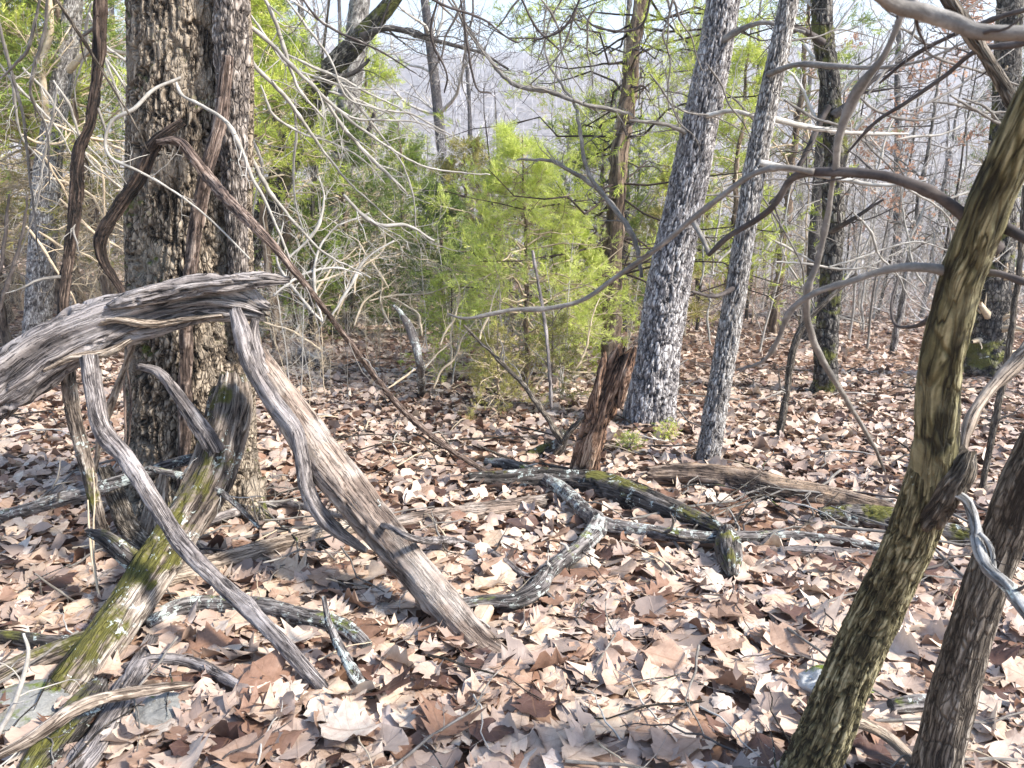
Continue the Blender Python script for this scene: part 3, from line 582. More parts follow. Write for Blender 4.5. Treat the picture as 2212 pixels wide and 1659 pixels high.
# standing trees of the middle distance
tree('oak_tree', 'straight grey oak with white flaky bark right of the snag', 'tree', [
    ('trunk', 'grey_oak', [(1400, 940, 5.75, 150), (1402, 915, 5.75, 120), (1406, 875, 5.75, 102), (1424, 740, 5.8, 90), (1455, 560, 5.85, 84), (1490, 380, 5.9, 78), (1522, 220, 5.95, 74), (1550, 80, 6.0, 70), (1580, -120, 6.05, 66)],
     dict(style='plates', amp=0.15, nseg=110, step=0.012, cell=(0.024, 0.075), ragged=(0, 0), seed=11)),
    ('branch', 'grey_twig', [(1498, 480, 5.7, 12), (1520, 520, 5.5, 10), (1532, 552, 5.4, 6)], dict(style='smooth', nseg=8)),
    ('branch', 'grey_twig', [(1556, 90, 5.9, 16), (1610, 60, 5.8, 12), (1660, 50, 5.7, 9), (1740, 70, 5.6, 6)], dict(style='smooth', nseg=8, wob=0.6, twigs=(5, 0.6, (0.2, 1), 4))),
    ('branch', 'pale_twig', [(1525, 250, 5.8, 12), (1590, 240, 5.7, 9), (1680, 270, 5.6, 6)], dict(style='smooth', nseg=8, wob=0.6, twigs=(5, 0.5, (0.2, 1), 4), tmat='pale_twig')),
    ('branch', 'grey_twig', [(1510, 300, 5.9, 12), (1440, 270, 5.8, 9), (1360, 260, 5.7, 6)], dict(style='smooth', nseg=8, wob=0.6, twigs=(5, 0.5, (0.2, 1), 4))),
])
tree('slim_tree', 'slim leaning grey tree just right of the straight grey oak', 'tree', [
    ('trunk', 'slim_grey', [(1520, 1040, 4.6, 62), (1528, 990, 4.6, 50), (1550, 860, 4.65, 46), (1578, 700, 4.7, 44), (1604, 540, 4.75, 42), (1632, 360, 4.8, 44), (1665, 190, 4.85, 42), (1695, 50, 4.9, 38), (1725, -120, 4.95, 36)],
     dict(style='plates', amp=0.24, nseg=64, step=0.011, cell=(0.014, 0.05), ragged=(0, 0), seed=23)),
    ('branch', 'grey_twig', [(1660, 160, 4.8, 14), (1720, 140, 4.6, 11), (1800, 142, 4.4, 10), (1900, 146, 4.2, 8), (1990, 130, 4.1, 6), (2090, 90, 4.0, 4)], dict(style='smooth', nseg=8, wob=0.5, twigs=(8, 0.4, (0.2, 1), 4))),
    ('branch', 'pale_twig', [(1640, 352, 4.75, 16), (1700, 365, 4.7, 13), (1780, 378, 4.6, 11), (1900, 400, 4.5, 8), (2000, 390, 4.4, 5)], dict(style='smooth', nseg=8, wob=0.6, twigs=(8, 0.4, (0.2, 1), 4), tmat='pale_twig')),
    ('branch', 'pale_twig', [(1650, 250, 4.8, 14), (1730, 270, 4.9, 12), (1830, 285, 5, 9), (1960, 290, 5.1, 5)], dict(style='smooth', nseg=8, wob=0.6, twigs=(8, 0.4, (0.2, 1), 4), tmat='pale_twig')),
    ('branch', 'dark_twig', [(1592, 620, 4.7, 10), (1545, 640, 4.6, 9), (1495, 630, 4.5, 5)], dict(style='smooth', nseg=8, wob=0.6, twigs=(3, 0.2, (0.2, 1), 2), tmat='dark_twig')),
])
tree('mossy_tree', 'black barked tree with green mossy patches behind the slim grey tree', 'tree', [
    ('trunk', 'dark_oak', [(1776, 862, 6.9, 62), (1780, 820, 6.9, 48), (1790, 700, 6.9, 44), (1796, 550, 6.9, 42), (1798, 430, 6.9, 40), (1802, 300, 6.9, 44), (1790, 180, 6.9, 38), (1778, 60, 6.9, 40), (1775, -100, 6.9, 38)],
     dict(style='plates', amp=0.26, nseg=56, step=0.018, cell=(0.03, 0.05), ragged=(0, 0), seed=31, wob=0.3)),
    ('branch', 'dark_twig', [(1795, 500, 6.8, 14), (1830, 480, 6.6, 11), (1870, 455, 6.5, 8), (1910, 430, 6.4, 5)], dict(style='smooth', nseg=8, wob=0.8, twigs=(8, 0.6, (0.2, 1), 4), tmat='dark_twig')),
    ('branch', 'dark_twig', [(1800, 250, 6.8, 16), (1850, 210, 6.7, 12), (1890, 170, 6.7, 9), (1960, 130, 6.7, 5)], dict(style='smooth', nseg=8, wob=0.8, twigs=(10, 0.7, (0.2, 1), 4), tmat='dark_twig')),
    ('branch', 'dark_twig', [(1790, 230, 6.8, 14), (1740, 330, 6.7, 12), (1700, 400, 6.7, 9), (1660, 440, 6.7, 5)], dict(style='smooth', nseg=8, wob=0.8, twigs=(10, 0.7, (0.2, 1), 4), tmat='dark_twig')),
    ('branch', 'dark_twig', [(1780, 90, 6.8, 16), (1720, 60, 6.7, 12), (1670, 70, 6.7, 9)], dict(style='smooth', nseg=8, wob=0.8, twigs=(10, 0.7, (0.2, 1), 4), tmat='dark_twig')),
])
tree('pale_tree', 'pale sunlit trunk at the far left behind the hanging vine', 'tree', [
    ('trunk', 'slim_grey', [(78, 775, 8.6, 62), (82, 700, 8.6, 52), (92, 540, 8.7, 52), (100, 400, 8.8, 52), (118, 260, 8.9, 46), (145, 120, 9.0, 40), (165, -60, 9.1, 34)],
     dict(style='plates', amp=0.16, nseg=44, step=0.022, cell=(0.02, 0.05), ragged=(0, 0))),
    ('branch', 'tan_twig', [(118, 330, 8.85, 16), (98, 230, 8.8, 16), (92, 140, 8.8, 14), (110, 60, 8.8, 12), (100, -60, 8.8, 10)], dict(style='smooth', nseg=10, twigs=(8, 1.0, (0.2, 1), 4), tmat='tan_twig')),
    ('branch', 'tan_twig', [(140, 160, 8.95, 16), (200, 110, 8.8, 12), (300, 120, 8.6, 7)], dict(style='smooth', nseg=10, twigs=(8, 1.0, (0.2, 1), 4), tmat='tan_twig')),
])
tree('leaning_tree', 'dark leaning tree slanting across the top left of the sky', 'tree', [
    ('trunk', 'dark_oak', [(500, 640, 9.6, 50), (600, 400, 9.4, 50), (650, 270, 9.3, 46), (700, 170, 9.2, 44), (780, 80, 9.1, 38), (840, 10, 9.0, 32), (900, -80, 9.0, 30)],
     dict(style='plates', amp=0.2, nseg=40, step=0.025, cell=(0.04, 0.06), ragged=(0, 0))),
    ('branch', 'dark_twig', [(780, 80, 9.0, 16), (840, 60, 8.9, 13), (930, 85, 8.8, 10), (1040, 115, 8.8, 6), (1100, 150, 8.8, 4)], dict(style='smooth', nseg=8, wob=0.6, twigs=(12, 0.9, (0.1, 1), 4), tmat='dark_twig')),
    ('branch', 'dark_twig', [(700, 170, 9.1, 14), (760, 160, 9, 10), (800, 130, 9, 6)], dict(style='smooth', nseg=8, wob=0.6, twigs=(6, 0.7, (0.1, 1), 4), tmat='dark_twig')),
])
tree('grey_tree', 'thick pinkish grey trunk behind the leaning tree, right of the oak', 'tree', [
    ('trunk', 'slim_grey', [(726, 600, 13.0, 56), (735, 420, 13, 50), (748, 260, 13, 46), (765, 120, 13, 44), (785, -60, 13, 40)], dict(style='plates', amp=0.16, nseg=36, step=0.04, cell=(0.05, 0.08), ragged=(0, 0))),
    ('branch', 'dark_twig', [(750, 260, 12.9, 16), (790, 290, 12.7, 12), (812, 240, 12.6, 8)], dict(style='smooth', nseg=8, wob=0.6, twigs=(6, 0.9, (0.1, 1), 4), tmat='dark_twig')),
])
tree('shaggy_tree', 'shaggy trunk hung with dry twigs near the right edge', 'tree', [
    ('trunk', 'dark_oak', [(2125, 800, 7.6, 90), (2135, 720, 7.6, 70), (2150, 600, 7.6, 62), (2160, 450, 7.6, 58), (2172, 250, 7.6, 52), (2185, -60, 7.6, 46)],
     dict(style='plates', amp=0.2, nseg=44, step=0.02, cell=(0.03, 0.06), ragged=(0, 0), twigs=(60, 0.5, (0.0, 0.75), 2), tmat='tan_twig')),
])

# the small tree in the right foreground
tree('foreground_tree', 'olive green crooked tree stem in the right foreground', 'tree', [
    ('trunk', 'green_stem', [(1715, 1720, 1.62, 108), (1775, 1600, 1.6, 102), (1835, 1450, 1.56, 98), (1900, 1310, 1.5, 94), (1965, 1170, 1.42, 94), (2000, 1075, 1.37, 96), (2014, 1010, 1.34, 84), (2020, 970, 1.33, 66)],
     dict(amp=0.20, nseg=80, step=0.006, ragged=(0, 0), style='plates', cell=(0.014, 0.07))),
    ('trunk', 'olive_stem', [(1985, 1130, 1.39, 70), (2006, 1060, 1.36, 88), (2022, 960, 1.32, 90), (2032, 820, 1.28, 86), (2062, 660, 1.22, 87), (2110, 510, 1.16, 90), (2180, 350, 1.1, 90), (2290, 120, 1.02, 92)],
     dict(amp=0.10, nseg=80, step=0.007, ragged=(3, 0), style='grain', wob=0.1)),
    ('broken_stub', 'brown_stem', [(2000, 1120, 1.36, 70), (2040, 1060, 1.32, 66), (2075, 1010, 1.3, 54), (2092, 975, 1.3, 30)], dict(amp=0.6, nseg=30, ragged=(0, 2.2))),
    ('branch', 'dark_twig', [(2150, 540, 1.17, 37.0), (2112, 498, 1.165, 31.9), (2080, 466, 1.16, 26.9), (2030, 428, 1.16, 22.7), (1960, 396, 1.17, 22.7), (1880, 378, 1.2, 21.0), (1800, 372, 1.24, 20.2), (1735, 374, 1.28, 18.5), (1700, 395, 1.3, 15.1), (1672, 440, 1.32, 14.3), (1630, 475, 1.35, 13.4), (1570, 510, 1.38, 11.8), (1530, 548, 1.4, 6.7)], dict(amp=0.12, nseg=14, style='smooth', wob=0.70, ragged=(0, 0), twigs=(3, 0.10, (0.3, 0.95), 0), tmat='dark_twig')),
    ('branch', 'grey_twig', [(1760, 372, 1.26, 11.8), (1690, 362, 1.28, 12.6), (1620, 380, 1.32, 12.6), (1530, 445, 1.36, 12.6), (1440, 520, 1.42, 11.8), (1340, 592, 1.48, 10.9), (1260, 648, 1.52, 10.1), (1180, 668, 1.55, 10.1), (1100, 672, 1.58, 8.4), (1010, 688, 1.6, 6.7), (968, 678, 1.62, 3.4)], dict(amp=0.12, nseg=12, style='smooth', wob=0.97, ragged=(0, 0), twigs=(3, 0.10, (0.3, 0.95), 0), tmat='dark_twig')),
    ('branch', 'grey_twig', [(2100, 606, 1.215, 26.9), (2060, 592, 1.205, 21.8), (2000, 580, 1.2, 16.0), (1920, 582, 1.22, 14.3), (1840, 606, 1.24, 14.3), (1760, 632, 1.27, 13.4), (1705, 672, 1.3, 11.8), (1675, 740, 1.33, 10.1), (1645, 780, 1.36, 8.4), (1590, 798, 1.4, 5.0)], dict(amp=0.12, nseg=12, style='smooth', wob=0.97, ragged=(0, 0), twigs=(3, 0.10, (0.3, 0.95), 0), tmat='dark_twig')),
    ('branch', 'grey_twig', [(1805, 372, 1.24, 15.1), (1812, 300, 1.22, 16.8), (1840, 220, 1.2, 18.5), (1870, 170, 1.18, 18.5), (1910, 120, 1.16, 13.4), (1945, 40, 1.14, 11.8), (1975, -30, 1.12, 11.8)], dict(amp=0.12, nseg=12, style='smooth', wob=0.79, ragged=(0, 0), twigs=(3, 0.10, (0.3, 0.95), 0), tmat='dark_twig')),
    ('branch', 'grey_twig', [(1800, 372, 1.25, 10.1), (1786, 460, 1.28, 11.8), (1765, 560, 1.3, 12.6), (1742, 640, 1.32, 15.1), (1752, 720, 1.35, 15.1), (1790, 800, 1.38, 13.4), (1840, 880, 1.42, 10.1), (1885, 960, 1.46, 8.4), (1912, 1018, 1.5, 5.0)], dict(amp=0.2, nseg=12, style='smooth', wob=1.15, ragged=(0, 0), twigs=(3, 0.10, (0.3, 0.95), 0), tmat='dark_twig')),
    ('branch', 'dark_twig', [(2110, 462, 1.175, 28.6), (2160, 485, 1.16, 23.5), (2240, 530, 1.08, 20.2)], dict(amp=0.12, nseg=12, style='smooth')),
    ('branch', 'dark_twig', [(2080, 592, 1.22, 20.2), (2150, 590, 1.19, 15.1), (2240, 620, 1.14, 13.4)], dict(amp=0.12, nseg=12, style='smooth')),
    ('branch', 'dark_twig', [(2010, 690, 1.3, 16.8), (1975, 705, 1.35, 8.4), (1935, 702, 1.4, 6.7), (1925, 660, 1.42, 5.0), (1940, 600, 1.45, 3.4)], dict(amp=0.12, nseg=8, style='smooth')),
])
tree('overhanging_branch', 'thick grey branch entering from the top right corner', 'branch', [
    ('branch', 'grey_twig', [(1860, -60, 1.0, 26), (1930, 8, 1.02, 30), (2000, 28, 1.02, 36), (2070, 55, 1.0, 34), (2130, 74, 0.98, 32), (2230, 76, 0.96, 32), (2330, 60, 0.95, 32)], dict(amp=0.15, nseg=18, style='smooth', wob=0.61, ragged=(0, 0), twigs=(3, 0.10, (0.3, 0.95), 0), tmat='dark_twig')),
    ('branch', 'grey_twig', [(2080, 52, 1.0, 22), (2010, 40, 1.02, 16), (1960, -10, 1.05, 14), (1930, -60, 1.08, 12)], dict(amp=0.15, nseg=10, style='smooth')),
])
tree('overhanging_branch', 'brown knobbly branch dropping behind the thick grey one at top right', 'branch', [
    ('branch', 'brown_stem', [(1990, -80, 1.5, 26), (2060, 20, 1.5, 28), (2110, 95, 1.5, 26), (2150, 160, 1.5, 26), (2185, 230, 1.5, 28), (2230, 280, 1.5, 26)], dict(amp=0.2, nseg=14, style='smooth', wob=0.97, ragged=(0, 0), twigs=(3, 0.10, (0.3, 0.95), 0), tmat='dark_twig')),
    ('branch', 'dark_twig', [(2300, 60, 1.6, 14), (2200, 95, 1.65, 12), (2110, 110, 1.7, 11), (2040, 165, 1.75, 10), (1960, 220, 1.8, 9), (1890, 265, 1.85, 8), (1830, 330, 1.9, 5)], dict(amp=0.15, nseg=8, style='smooth', wob=0.4, twigs=(6, 0.15, (0.2, 0.9), 2), tmat='dark_twig')),
    ('branch', 'dark_twig', [(2260, 10, 1.7, 12), (2150, 40, 1.75, 10), (2040, 85, 1.8, 9), (1960, 130, 1.85, 8), (1900, 180, 1.9, 5)], dict(amp=0.15, nseg=8, style='smooth', wob=0.4, twigs=(6, 0.15, (0.2, 0.9), 2), tmat='dark_twig')),
])
tree('foreground_tree', 'brown leaning stem at the lower right edge', 'tree', [
    ('trunk', 'brown_stem', [(2010, 1740, 1.6, 96), (2035, 1600, 1.58, 92), (2075, 1440, 1.55, 88), (2120, 1290, 1.52, 86), (2165, 1160, 1.5, 84), (2215, 1030, 1.46, 82), (2290, 870, 1.42, 80)],
     dict(amp=0.14, nseg=56, step=0.008, ragged=(0, 0), style='grain')),
])
tree('crooked_twig', 'pale crooked branch bending past the brown stem at right', 'branch', [
    ('branch', 'crooked_bark', [(2045, 1062, 1.3, 20), (2085, 1085, 1.28, 20), (2102, 1130, 1.26, 24), (2108, 1180, 1.22, 26), (2130, 1225, 1.18, 26), (2165, 1260, 1.14, 26), (2195, 1300, 1.1, 28), (2250, 1360, 1.05, 30)], dict(amp=0.30, nseg=28, style='grain', wob=1.33, ragged=(0, 0), twigs=(3, 0.10, (0.3, 0.95), 0), tmat='dark_twig')),
    ('branch', 'crooked_bark', [(2115, 1150, 1.22, 12), (2140, 1180, 1.2, 10), (2150, 1240, 1.18, 10)], dict(amp=0.30, nseg=10, style='grain', wob=1.33, ragged=(0, 0), twigs=(3, 0.10, (0.3, 0.95), 0), tmat='dark_twig')),
])
limb('pale_stick', 'pale_wood', [(2240, 735, 1.5, 26), (2190, 790, 1.5, 26), (2140, 840, 1.48, 24), (2105, 890, 1.45, 22), (2085, 945, 1.42, 20), (2080, 985, 1.4, 16)],
     'blurred white stick slanting up from the broken stub at right', 'stick', style='smooth', nseg=14, amp=0.2)
limb('fallen_branch', 'pale_wood', [(1845, 1555, 1.7, 26), (1900, 1580, 1.72, 24), (1950, 1620, 1.68, 24), (2010, 1690, 1.6, 24)],
     'pale branch end at the foot of the olive stem', 'branch', style='smooth', nseg=14, amp=0.2)
limb('short_log', 'lichen_wood', [(1920, 1560, None, 30), (1985, 1556, None, 36), (2060, 1560, None, 30)], 'short white stick lying between the olive and brown stems', 'stick', nseg=18, sink=1.2)
limb('thin_sapling', 'brown_stem', [(1680, 965, 5.2, 12), (1700, 850, 5.2, 14), (1712, 760, 5.2, 16), (1745, 690, 5.2, 14), (1850, 590, 5.2, 8)], 'thin leaning sapling between the slim tree and the mossy tree', 'sapling', style='smooth', nseg=10, wob=0.6, twigs=(5, 0.5, (0.2, 1), 3))
limb('thin_sapling', 'brown_stem', [(2120, 1060, 4.0, 12), (2150, 900, 4.0, 14), (2180, 760, 4.0, 13), (2200, 600, 4.0, 12), (2215, 400, 4.0, 10)], 'thin upright sapling at the right edge behind the brown stem', 'sapling', style='smooth', nseg=10, wob=0.6, twigs=(8, 0.5, (0.2, 1), 3))
limb('half_buried_log', 'brown_log', [(590, 800, None, 24), (620, 790, None, 50), (670, 790, None, 52), (700, 800, None, 26)], 'short pale log with a lichened twig just right of the oak', 'log', nseg=28, amp=0.3, sink=0.9, twigs=(5, 0.4, (0.3, 1), 2), tmat='pale_twig')

# thin climbing and hanging stems
def shrub(name, label, cat, mat, Y, lines, tw=(6, 0.4), w=9, sub=3):
    sp = []
    for i, ln in enumerate(lines):
        n = len(ln); y = Y + 0.15 * (i % 3)
        sp.append(('branch', mat, [(a, b_, y + 0.06 * j, w * (1 - 0.85 * j / n) * (0.55 if j == 0 else 1)) for j, (a, b_) in enumerate(ln)],
                   dict(style='smooth', nseg=8, wob=2.2, amp=0.15, ragged=(0, 0), twigs=(tw[0], tw[1], (0.1, 1.0), sub), tmat=mat, step=0.02)))
    return tree(name, label, cat, sp)
shrub('bare_shrub', 'pale bare branches arching right from behind the oak trunk', 'shrub', 'lichen_twig', 4.3, [
    [(500, 20), (545, 62), (600, 110), (690, 200), (745, 250), (800, 292), (870, 342), (940, 366), (1060, 378)],
    [(520, 95), (560, 150), (620, 210), (665, 275), (720, 350), (760, 400), (850, 480)],
    [(700, 215), (770, 310), (850, 390), (880, 420)],
    [(520, 290), (560, 370), (610, 450), (700, 545), (800, 600)],
    [(740, 420), (810, 480), (880, 486), (940, 520)],
    [(560, -20), (600, 60), (640, 180), (700, 260)]], (9, 0.55), 11, 4)
shrub('bare_shrub', 'white twiggy dead shrub low right of the oak below the dark cedar', 'shrub', 'pale_twig', 5.2, [
    [(700, 700), (680, 620), (690, 540), (730, 490), (800, 460)], [(700, 700), (640, 630), (600, 560), (610, 480)], [(710, 690), (760, 610), (790, 560), (850, 520)],
    [(590, 640), (640, 600), (720, 580), (780, 590)], [(620, 560), (680, 500), (700, 430), (690, 380)]], (12, 0.5), 8, 4)
shrub('bare_sapling', 'crooked bare sapling crossing the bright bush and the tall cedar', 'sapling', 'grey_twig', 6.0, [
    [(1385, 600), (1362, 505), (1337, 460), (1300, 418), (1270, 378), (1257, 320), (1250, 253), (1237, 217), (1204, 167), (1180, 127), (1174, 70), (1180, -30)],
    [(1240, 222), (1180, 195), (1114, 180), (1060, 130), (1010, 60), (960, -20)], [(1340, 462), (1280, 400), (1200, 350), (1120, 345)],
    [(1237, 217), (1300, 235), (1370, 245)]], (9, 0.5), 13, 4)
shrub('hanging_twigs', 'thin dark twigs hanging into the sky from above the picture', 'branch', 'dark_twig', 4.0, [
    [(880, -30), (960, 10), (1040, 40), (1110, 90), (1135, 82)], [(992, -20), (1010, 100), (1030, 190), (1060, 200)], [(950, -20), (930, 80), (965, 160), (960, 200)],
    [(1120, -20), (1160, 60), (1210, 110)], [(1410, -20), (1380, 60), (1290, 60), (1250, 20)], [(640, -20), (700, 50), (820, 110), (900, 160)], [(1260, -20), (1220, 60), (1150, 90)]], (8, 0.45), 7, 3)
shrub('hanging_vine', 'long thin brown stem slanting across in front of the oak at upper left', 'vine', 'brown_stem', 2.9, [
    [(110, -20), (167, 67), (200, 120), (233, 173), (293, 273), (320, 327)]], (2, 0.2), 9, 1)
shrub('bare_sapling', 'thin grey stems in the upper left corner beside the pale trunk', 'sapling', 'grey_twig', 3.6, [
    [(104, -20), (97, 67), (66, 180), (75, 230), (100, 280), (108, 400)], [(92, -20), (60, 100), (20, 150), (-30, 190)], [(-5, 20), (20, 133), (50, 253), (67, 400), (87, 560)]], (5, 0.35), 9, 3)
shrub('dead_sapling', 'dark thin stem leaning at the far left edge', 'sapling', 'dark_twig', 5.0, [
    [(-10, 700), (22, 590), (48, 500), (60, 420)], [(-10, 610), (10, 540), (20, 420)]], (3, 0.4), 11, 2)
shrub('reed_stems', 'reddish thin stems standing left of the oak base', 'vine', 'vine_red', 3.1, [
    [(270, 1010), (272, 900), (268, 820), (278, 740)], [(275, 1010), (282, 880), (275, 780)]], (2, 0.2), 6, 0)
shrub('reed_stems', 'two thin tan stems standing in the leaves near the lower left', 'stick', 'tan_twig', 2.6, [
    [(222, 1310), (208, 1250), (202, 1150), (205, 1080), (200, 1010)], [(210, 1280), (196, 1180), (190, 1080)]], (1, 0.1), 6, 0)
shrub('twig_fan', 'fan of thin dry twigs spread over the split black stub', 'twigs', 'brown_stem', 3.15, [
    [(1575, 1165), (1520, 1200), (1440, 1240), (1380, 1300)], [(1575, 1165), (1500, 1190), (1400, 1200)], [(1580, 1160), (1600, 1110), (1660, 1050)], [(1560, 1170), (1480, 1160), (1400, 1140)],
    [(1580, 1170), (1640, 1180), (1720, 1230), (1790, 1290)], [(1570, 1170), (1540, 1230), (1480, 1330)], [(1575, 1170), (1585, 1250), (1590, 1330)], [(1575, 1168), (1550, 1130), (1500, 1090)]], (4, 0.22), 7, 1)
limb('dry_branch', 'grey_wood', [(1390, 1290, 2.72, 9), (1400, 1350, 2.62, 12), (1420, 1420, 2.5, 10), (1440, 1480, 2.35, 7), (1475, 1560, None, 6)], 'thin forked dry branch poking from the leaves in the middle foreground', 'branch', style='smooth', nseg=8, wob=0.8, twigs=(6, 0.3, (0.1, 0.9), 2))
limb('dry_branch', 'grey_wood', [(1480, 1540, None, 8), (1560, 1535, 2.02, 9), (1640, 1560, 1.98, 9), (1700, 1610, None, 9), (1730, 1640, None, 8)], 'thin dry branch arching over leaves left of the olive stem foot', 'branch', style='smooth', nseg=8, wob=0.8, twigs=(4, 0.2, (0.1, 0.9), 1))
limb('dry_branch', 'grey_wood', [(1190, 880, 5.0, 7), (1185, 800, 5.0, 8), (1180, 720, 5.1, 7), (1168, 640, 5.2, 7), (1150, 540, 5.2, 5)], 'thin bare stem rising in front of the bright bush', 'sapling', style='smooth', nseg=8, wob=1, twigs=(6, 0.4, (0.1, 0.9), 2))
limb('dry_branch', 'brown_stem', [(1215, 960, 4.7, 12), (1180, 900, 4.75, 12), (1130, 830, 4.8, 10), (1080, 780, 4.85, 8), (1000, 700, 4.9, 5)], 'dark slanting dead stem rising left from the root chunk', 'branch', style='smooth', nseg=8, wob=1, twigs=(8, 0.5, (0.1, 0.9), 3))
limb('dry_branch', 'brown_stem', [(1195, 985, 4.7, 10), (1240, 920, 4.65, 9), (1290, 880, 4.6, 6)], 'short dark dead stem rising right from the root chunk', 'branch', style='smooth', nseg=8, wob=1, twigs=(5, 0.3, (0.1, 0.9), 2))
limb('white_stick', 'lichen_wood', [(912, 860, None, 16), (905, 790, 5.9, 16), (895, 740, 5.9, 20), (880, 700, 5.9, 14), (850, 660, 5.9, 8)], 'upright white lichened stick beyond the brown vine in the middle', 'stick', style='smooth', nseg=10, wob=0.8, twigs=(4, 0.3, (0.3, 0.9), 1), tmat='pale_twig')

limb('fallen_log', 'brown_log', [(-60, 598, 13.5, 20), (60, 606, 13.4, 24), (180, 616, 13.3, 26), (290, 628, 13.2, 24)], 'pale log lying on the leaves far behind the pale trunk', 'log', nseg=16, amp=0.3)
limb('fallen_log', 'brown_log', [(1620, 690, None, 12), (1700, 686, None, 16), (1800, 690, None, 14), (1860, 700, None, 8)], 'dark distant log lying behind the slim grey tree', 'log', nseg=14, amp=0.3)
rt = np.random.default_rng(55)
def tangle(label, mat, Y, x0, x1, y0, y1, n, ln, dirx, w, tw, sd, cat='branch', name='twig_tangle'):
    r_ = np.random.default_rng(sd); L_ = []
    for i in range(n):
        x, y = r_.uniform(x0, x1), r_.uniform(y0, y1); a = dirx + r_.normal(0, 0.45); l = ln * r_.uniform(0.6, 1.2); pts_ = []
        for j in range(6):
            pts_.append((x, y)); a += r_.normal(0, 0.28); x += math.cos(a) * l / 5; y += math.sin(a) * l / 5
        L_.append(pts_)
    shrub(name, label, cat, mat, Y, L_, tw, w, 3)
tangle('fine pale twigs filling the top left corner in front of the cedars', 'lichen_twig', 5.0, -20, 260, -40, 200, 9, 330, 1.3, 7, (9, 0.5), 1)
tangle('tan curling dead twigs left of the oak trunk', 'tan_twig', 6.0, 0, 280, 240, 520, 12, 260, 0.4, 7, (10, 0.5), 2)
tangle('pale hair thin twigs crossing behind the right side of the oak', 'lichen_twig', 5.5, 520, 760, -40, 260, 10, 380, 0.9, 7, (10, 0.6), 3)
tangle('fine brownish twigs hanging across the skyline', 'grey_twig', 5.0, 780, 1500, -80, 20, 12, 260, 1.5, 6, (10, 0.5), 4)
tangle('grey curving twigs between the slim tree and the top right corner', 'grey_twig', 5.2, 1650, 2150, -20, 260, 12, 330, 0.3, 7, (10, 0.5), 5)
tangle('pale twigs at mid height beyond the crooked foreground branches', 'lichen_twig', 6.5, 1650, 2100, 260, 620, 10, 300, 0.2, 6, (10, 0.5), 6)
tangle('thin dead brush in the dip left of the snag', 'tan_twig', 6.2, 820, 1250, 700, 860, 12, 190, -1.2, 6, (8, 0.3), 7, 'shrub', 'dead_brush')
tangle('scattered thin brush between the oak and the brown vine', 'tan_twig', 6.8, 620, 860, 600, 760, 9, 200, -1.3, 6, (8, 0.3), 8, 'shrub', 'dead_brush')
tangle('loose dead twigs heaped over the fallen logs', 'brown_stem', 3.3, 1300, 1720, 1100, 1260, 18, 240, 0.3, 5, (5, 0.2), 9, 'twigs', 'twig_heap')
tangle('thin crossing twigs on the leaves around the zigzag branch', 'brown_stem', 2.75, 1080, 1420, 1180, 1330, 12, 260, 0.2, 5, (6, 0.2), 12, 'twigs', 'twig_heap')
tangle('fine grey twigs lying left of the leaning brown log', 'grey_twig', 2.6, 560, 760, 1150, 1330, 8, 200, 0.5, 5, (5, 0.2), 13, 'twigs', 'twig_heap')
tangle('wispy thin stems beyond the mossy tree low on the right', 'lichen_twig', 7.5, 1500, 2100, 540, 760, 14, 240, -1.3, 6, (9, 0.4), 14, 'shrub', 'dead_brush')
tangle('long hair thin twigs crossing the gap right of the tall cedar', 'grey_twig', 5.5, 1380, 1700, 60, 460, 8, 300, 0.6, 5, (9, 0.45), 15)
tangle('grey fine twigs leaning at the right foot of the oak', 'grey_twig', 3.3, 420, 640, 1020, 1150, 8, 190, 0.4, 5, (6, 0.25), 16, 'twigs', 'twig_heap')
tangle('thin dead twigs around the foot of the mossy forked trunk', 'grey_twig', 2.5, 30, 330, 1180, 1420, 9, 230, 1.2, 6, (5, 0.2), 10, 'twigs', 'twig_heap')
tangle('dark twigs poking up among the leaves left of the root chunk', 'brown_stem', 4.4, 900, 1180, 930, 1040, 9, 160, 0.6, 6, (6, 0.2), 11, 'twigs', 'twig_heap')
# rocks
def rock(name, label, px, py, wpx, hk, mat, seed, dk=0.8):
    p = G(px, py); a = wpx * 0.5 * depth(p) / F
    nu, nv = 72, 40; th = np.arange(nu) / nu * 2 * np.pi; ph = np.linspace(0, np.pi, nv)
    d = np.stack([np.sin(ph)[:, None] * np.cos(th), np.sin(ph)[:, None] * np.sin(th), np.cos(ph)[:, None] + 0 * th], -1)
    r = 0.72 + 0.55 * fbm(d * 1.7 + seed, 4) ; r = r + 0.10 * (fbm(d * 7 + seed, 3) - 0.5) + 0.05 * (fbm(d * 22 + seed, 2) - 0.5); V = d * r[..., None] * a * np.array([1, dk, hk]) + p + np.array([0, a * 0.4, a * hk * 0.25])
    i = np.arange(nu * nv).reshape(nv, nu); Fc = np.stack([i[:-1], np.roll(i[:-1], -1, 1), np.roll(i[1:], -1, 1), i[1:]], -1).reshape(-1, 4)
    mb = MB(); mb.add(V, Fc[:, ::-1], bc=(d * r[..., None] * a + seed).reshape(-1, 3), h=0.6 + 0 * r.reshape(-1, 1))
    tag(mb.obj(name, M[mat]), label, 'rock')
M['rock'] = bark('lichened_rock', (0.07, 0.068, 0.062), (0.20, 0.195, 0.18), (0.34, 0.33, 0.30), 30, 1, lichen=0.38, lichcol=(0.55, 0.58, 0.55), moss=0.34, mosscol=(0.07, 0.09, 0.01), bumpd=0.008)
M['white_rock'] = bark('white_rock', (0.22, 0.21, 0.19), (0.46, 0.45, 0.42), (0.68, 0.67, 0.63), 40, 1, moss=0.38, mosscol=(0.08, 0.10, 0.01), bumpd=0.005)
rock('rock', 'grey lichened rock half buried beside the forked trunk foot', 340, 1570, 130, 0.5, 'rock', 3)
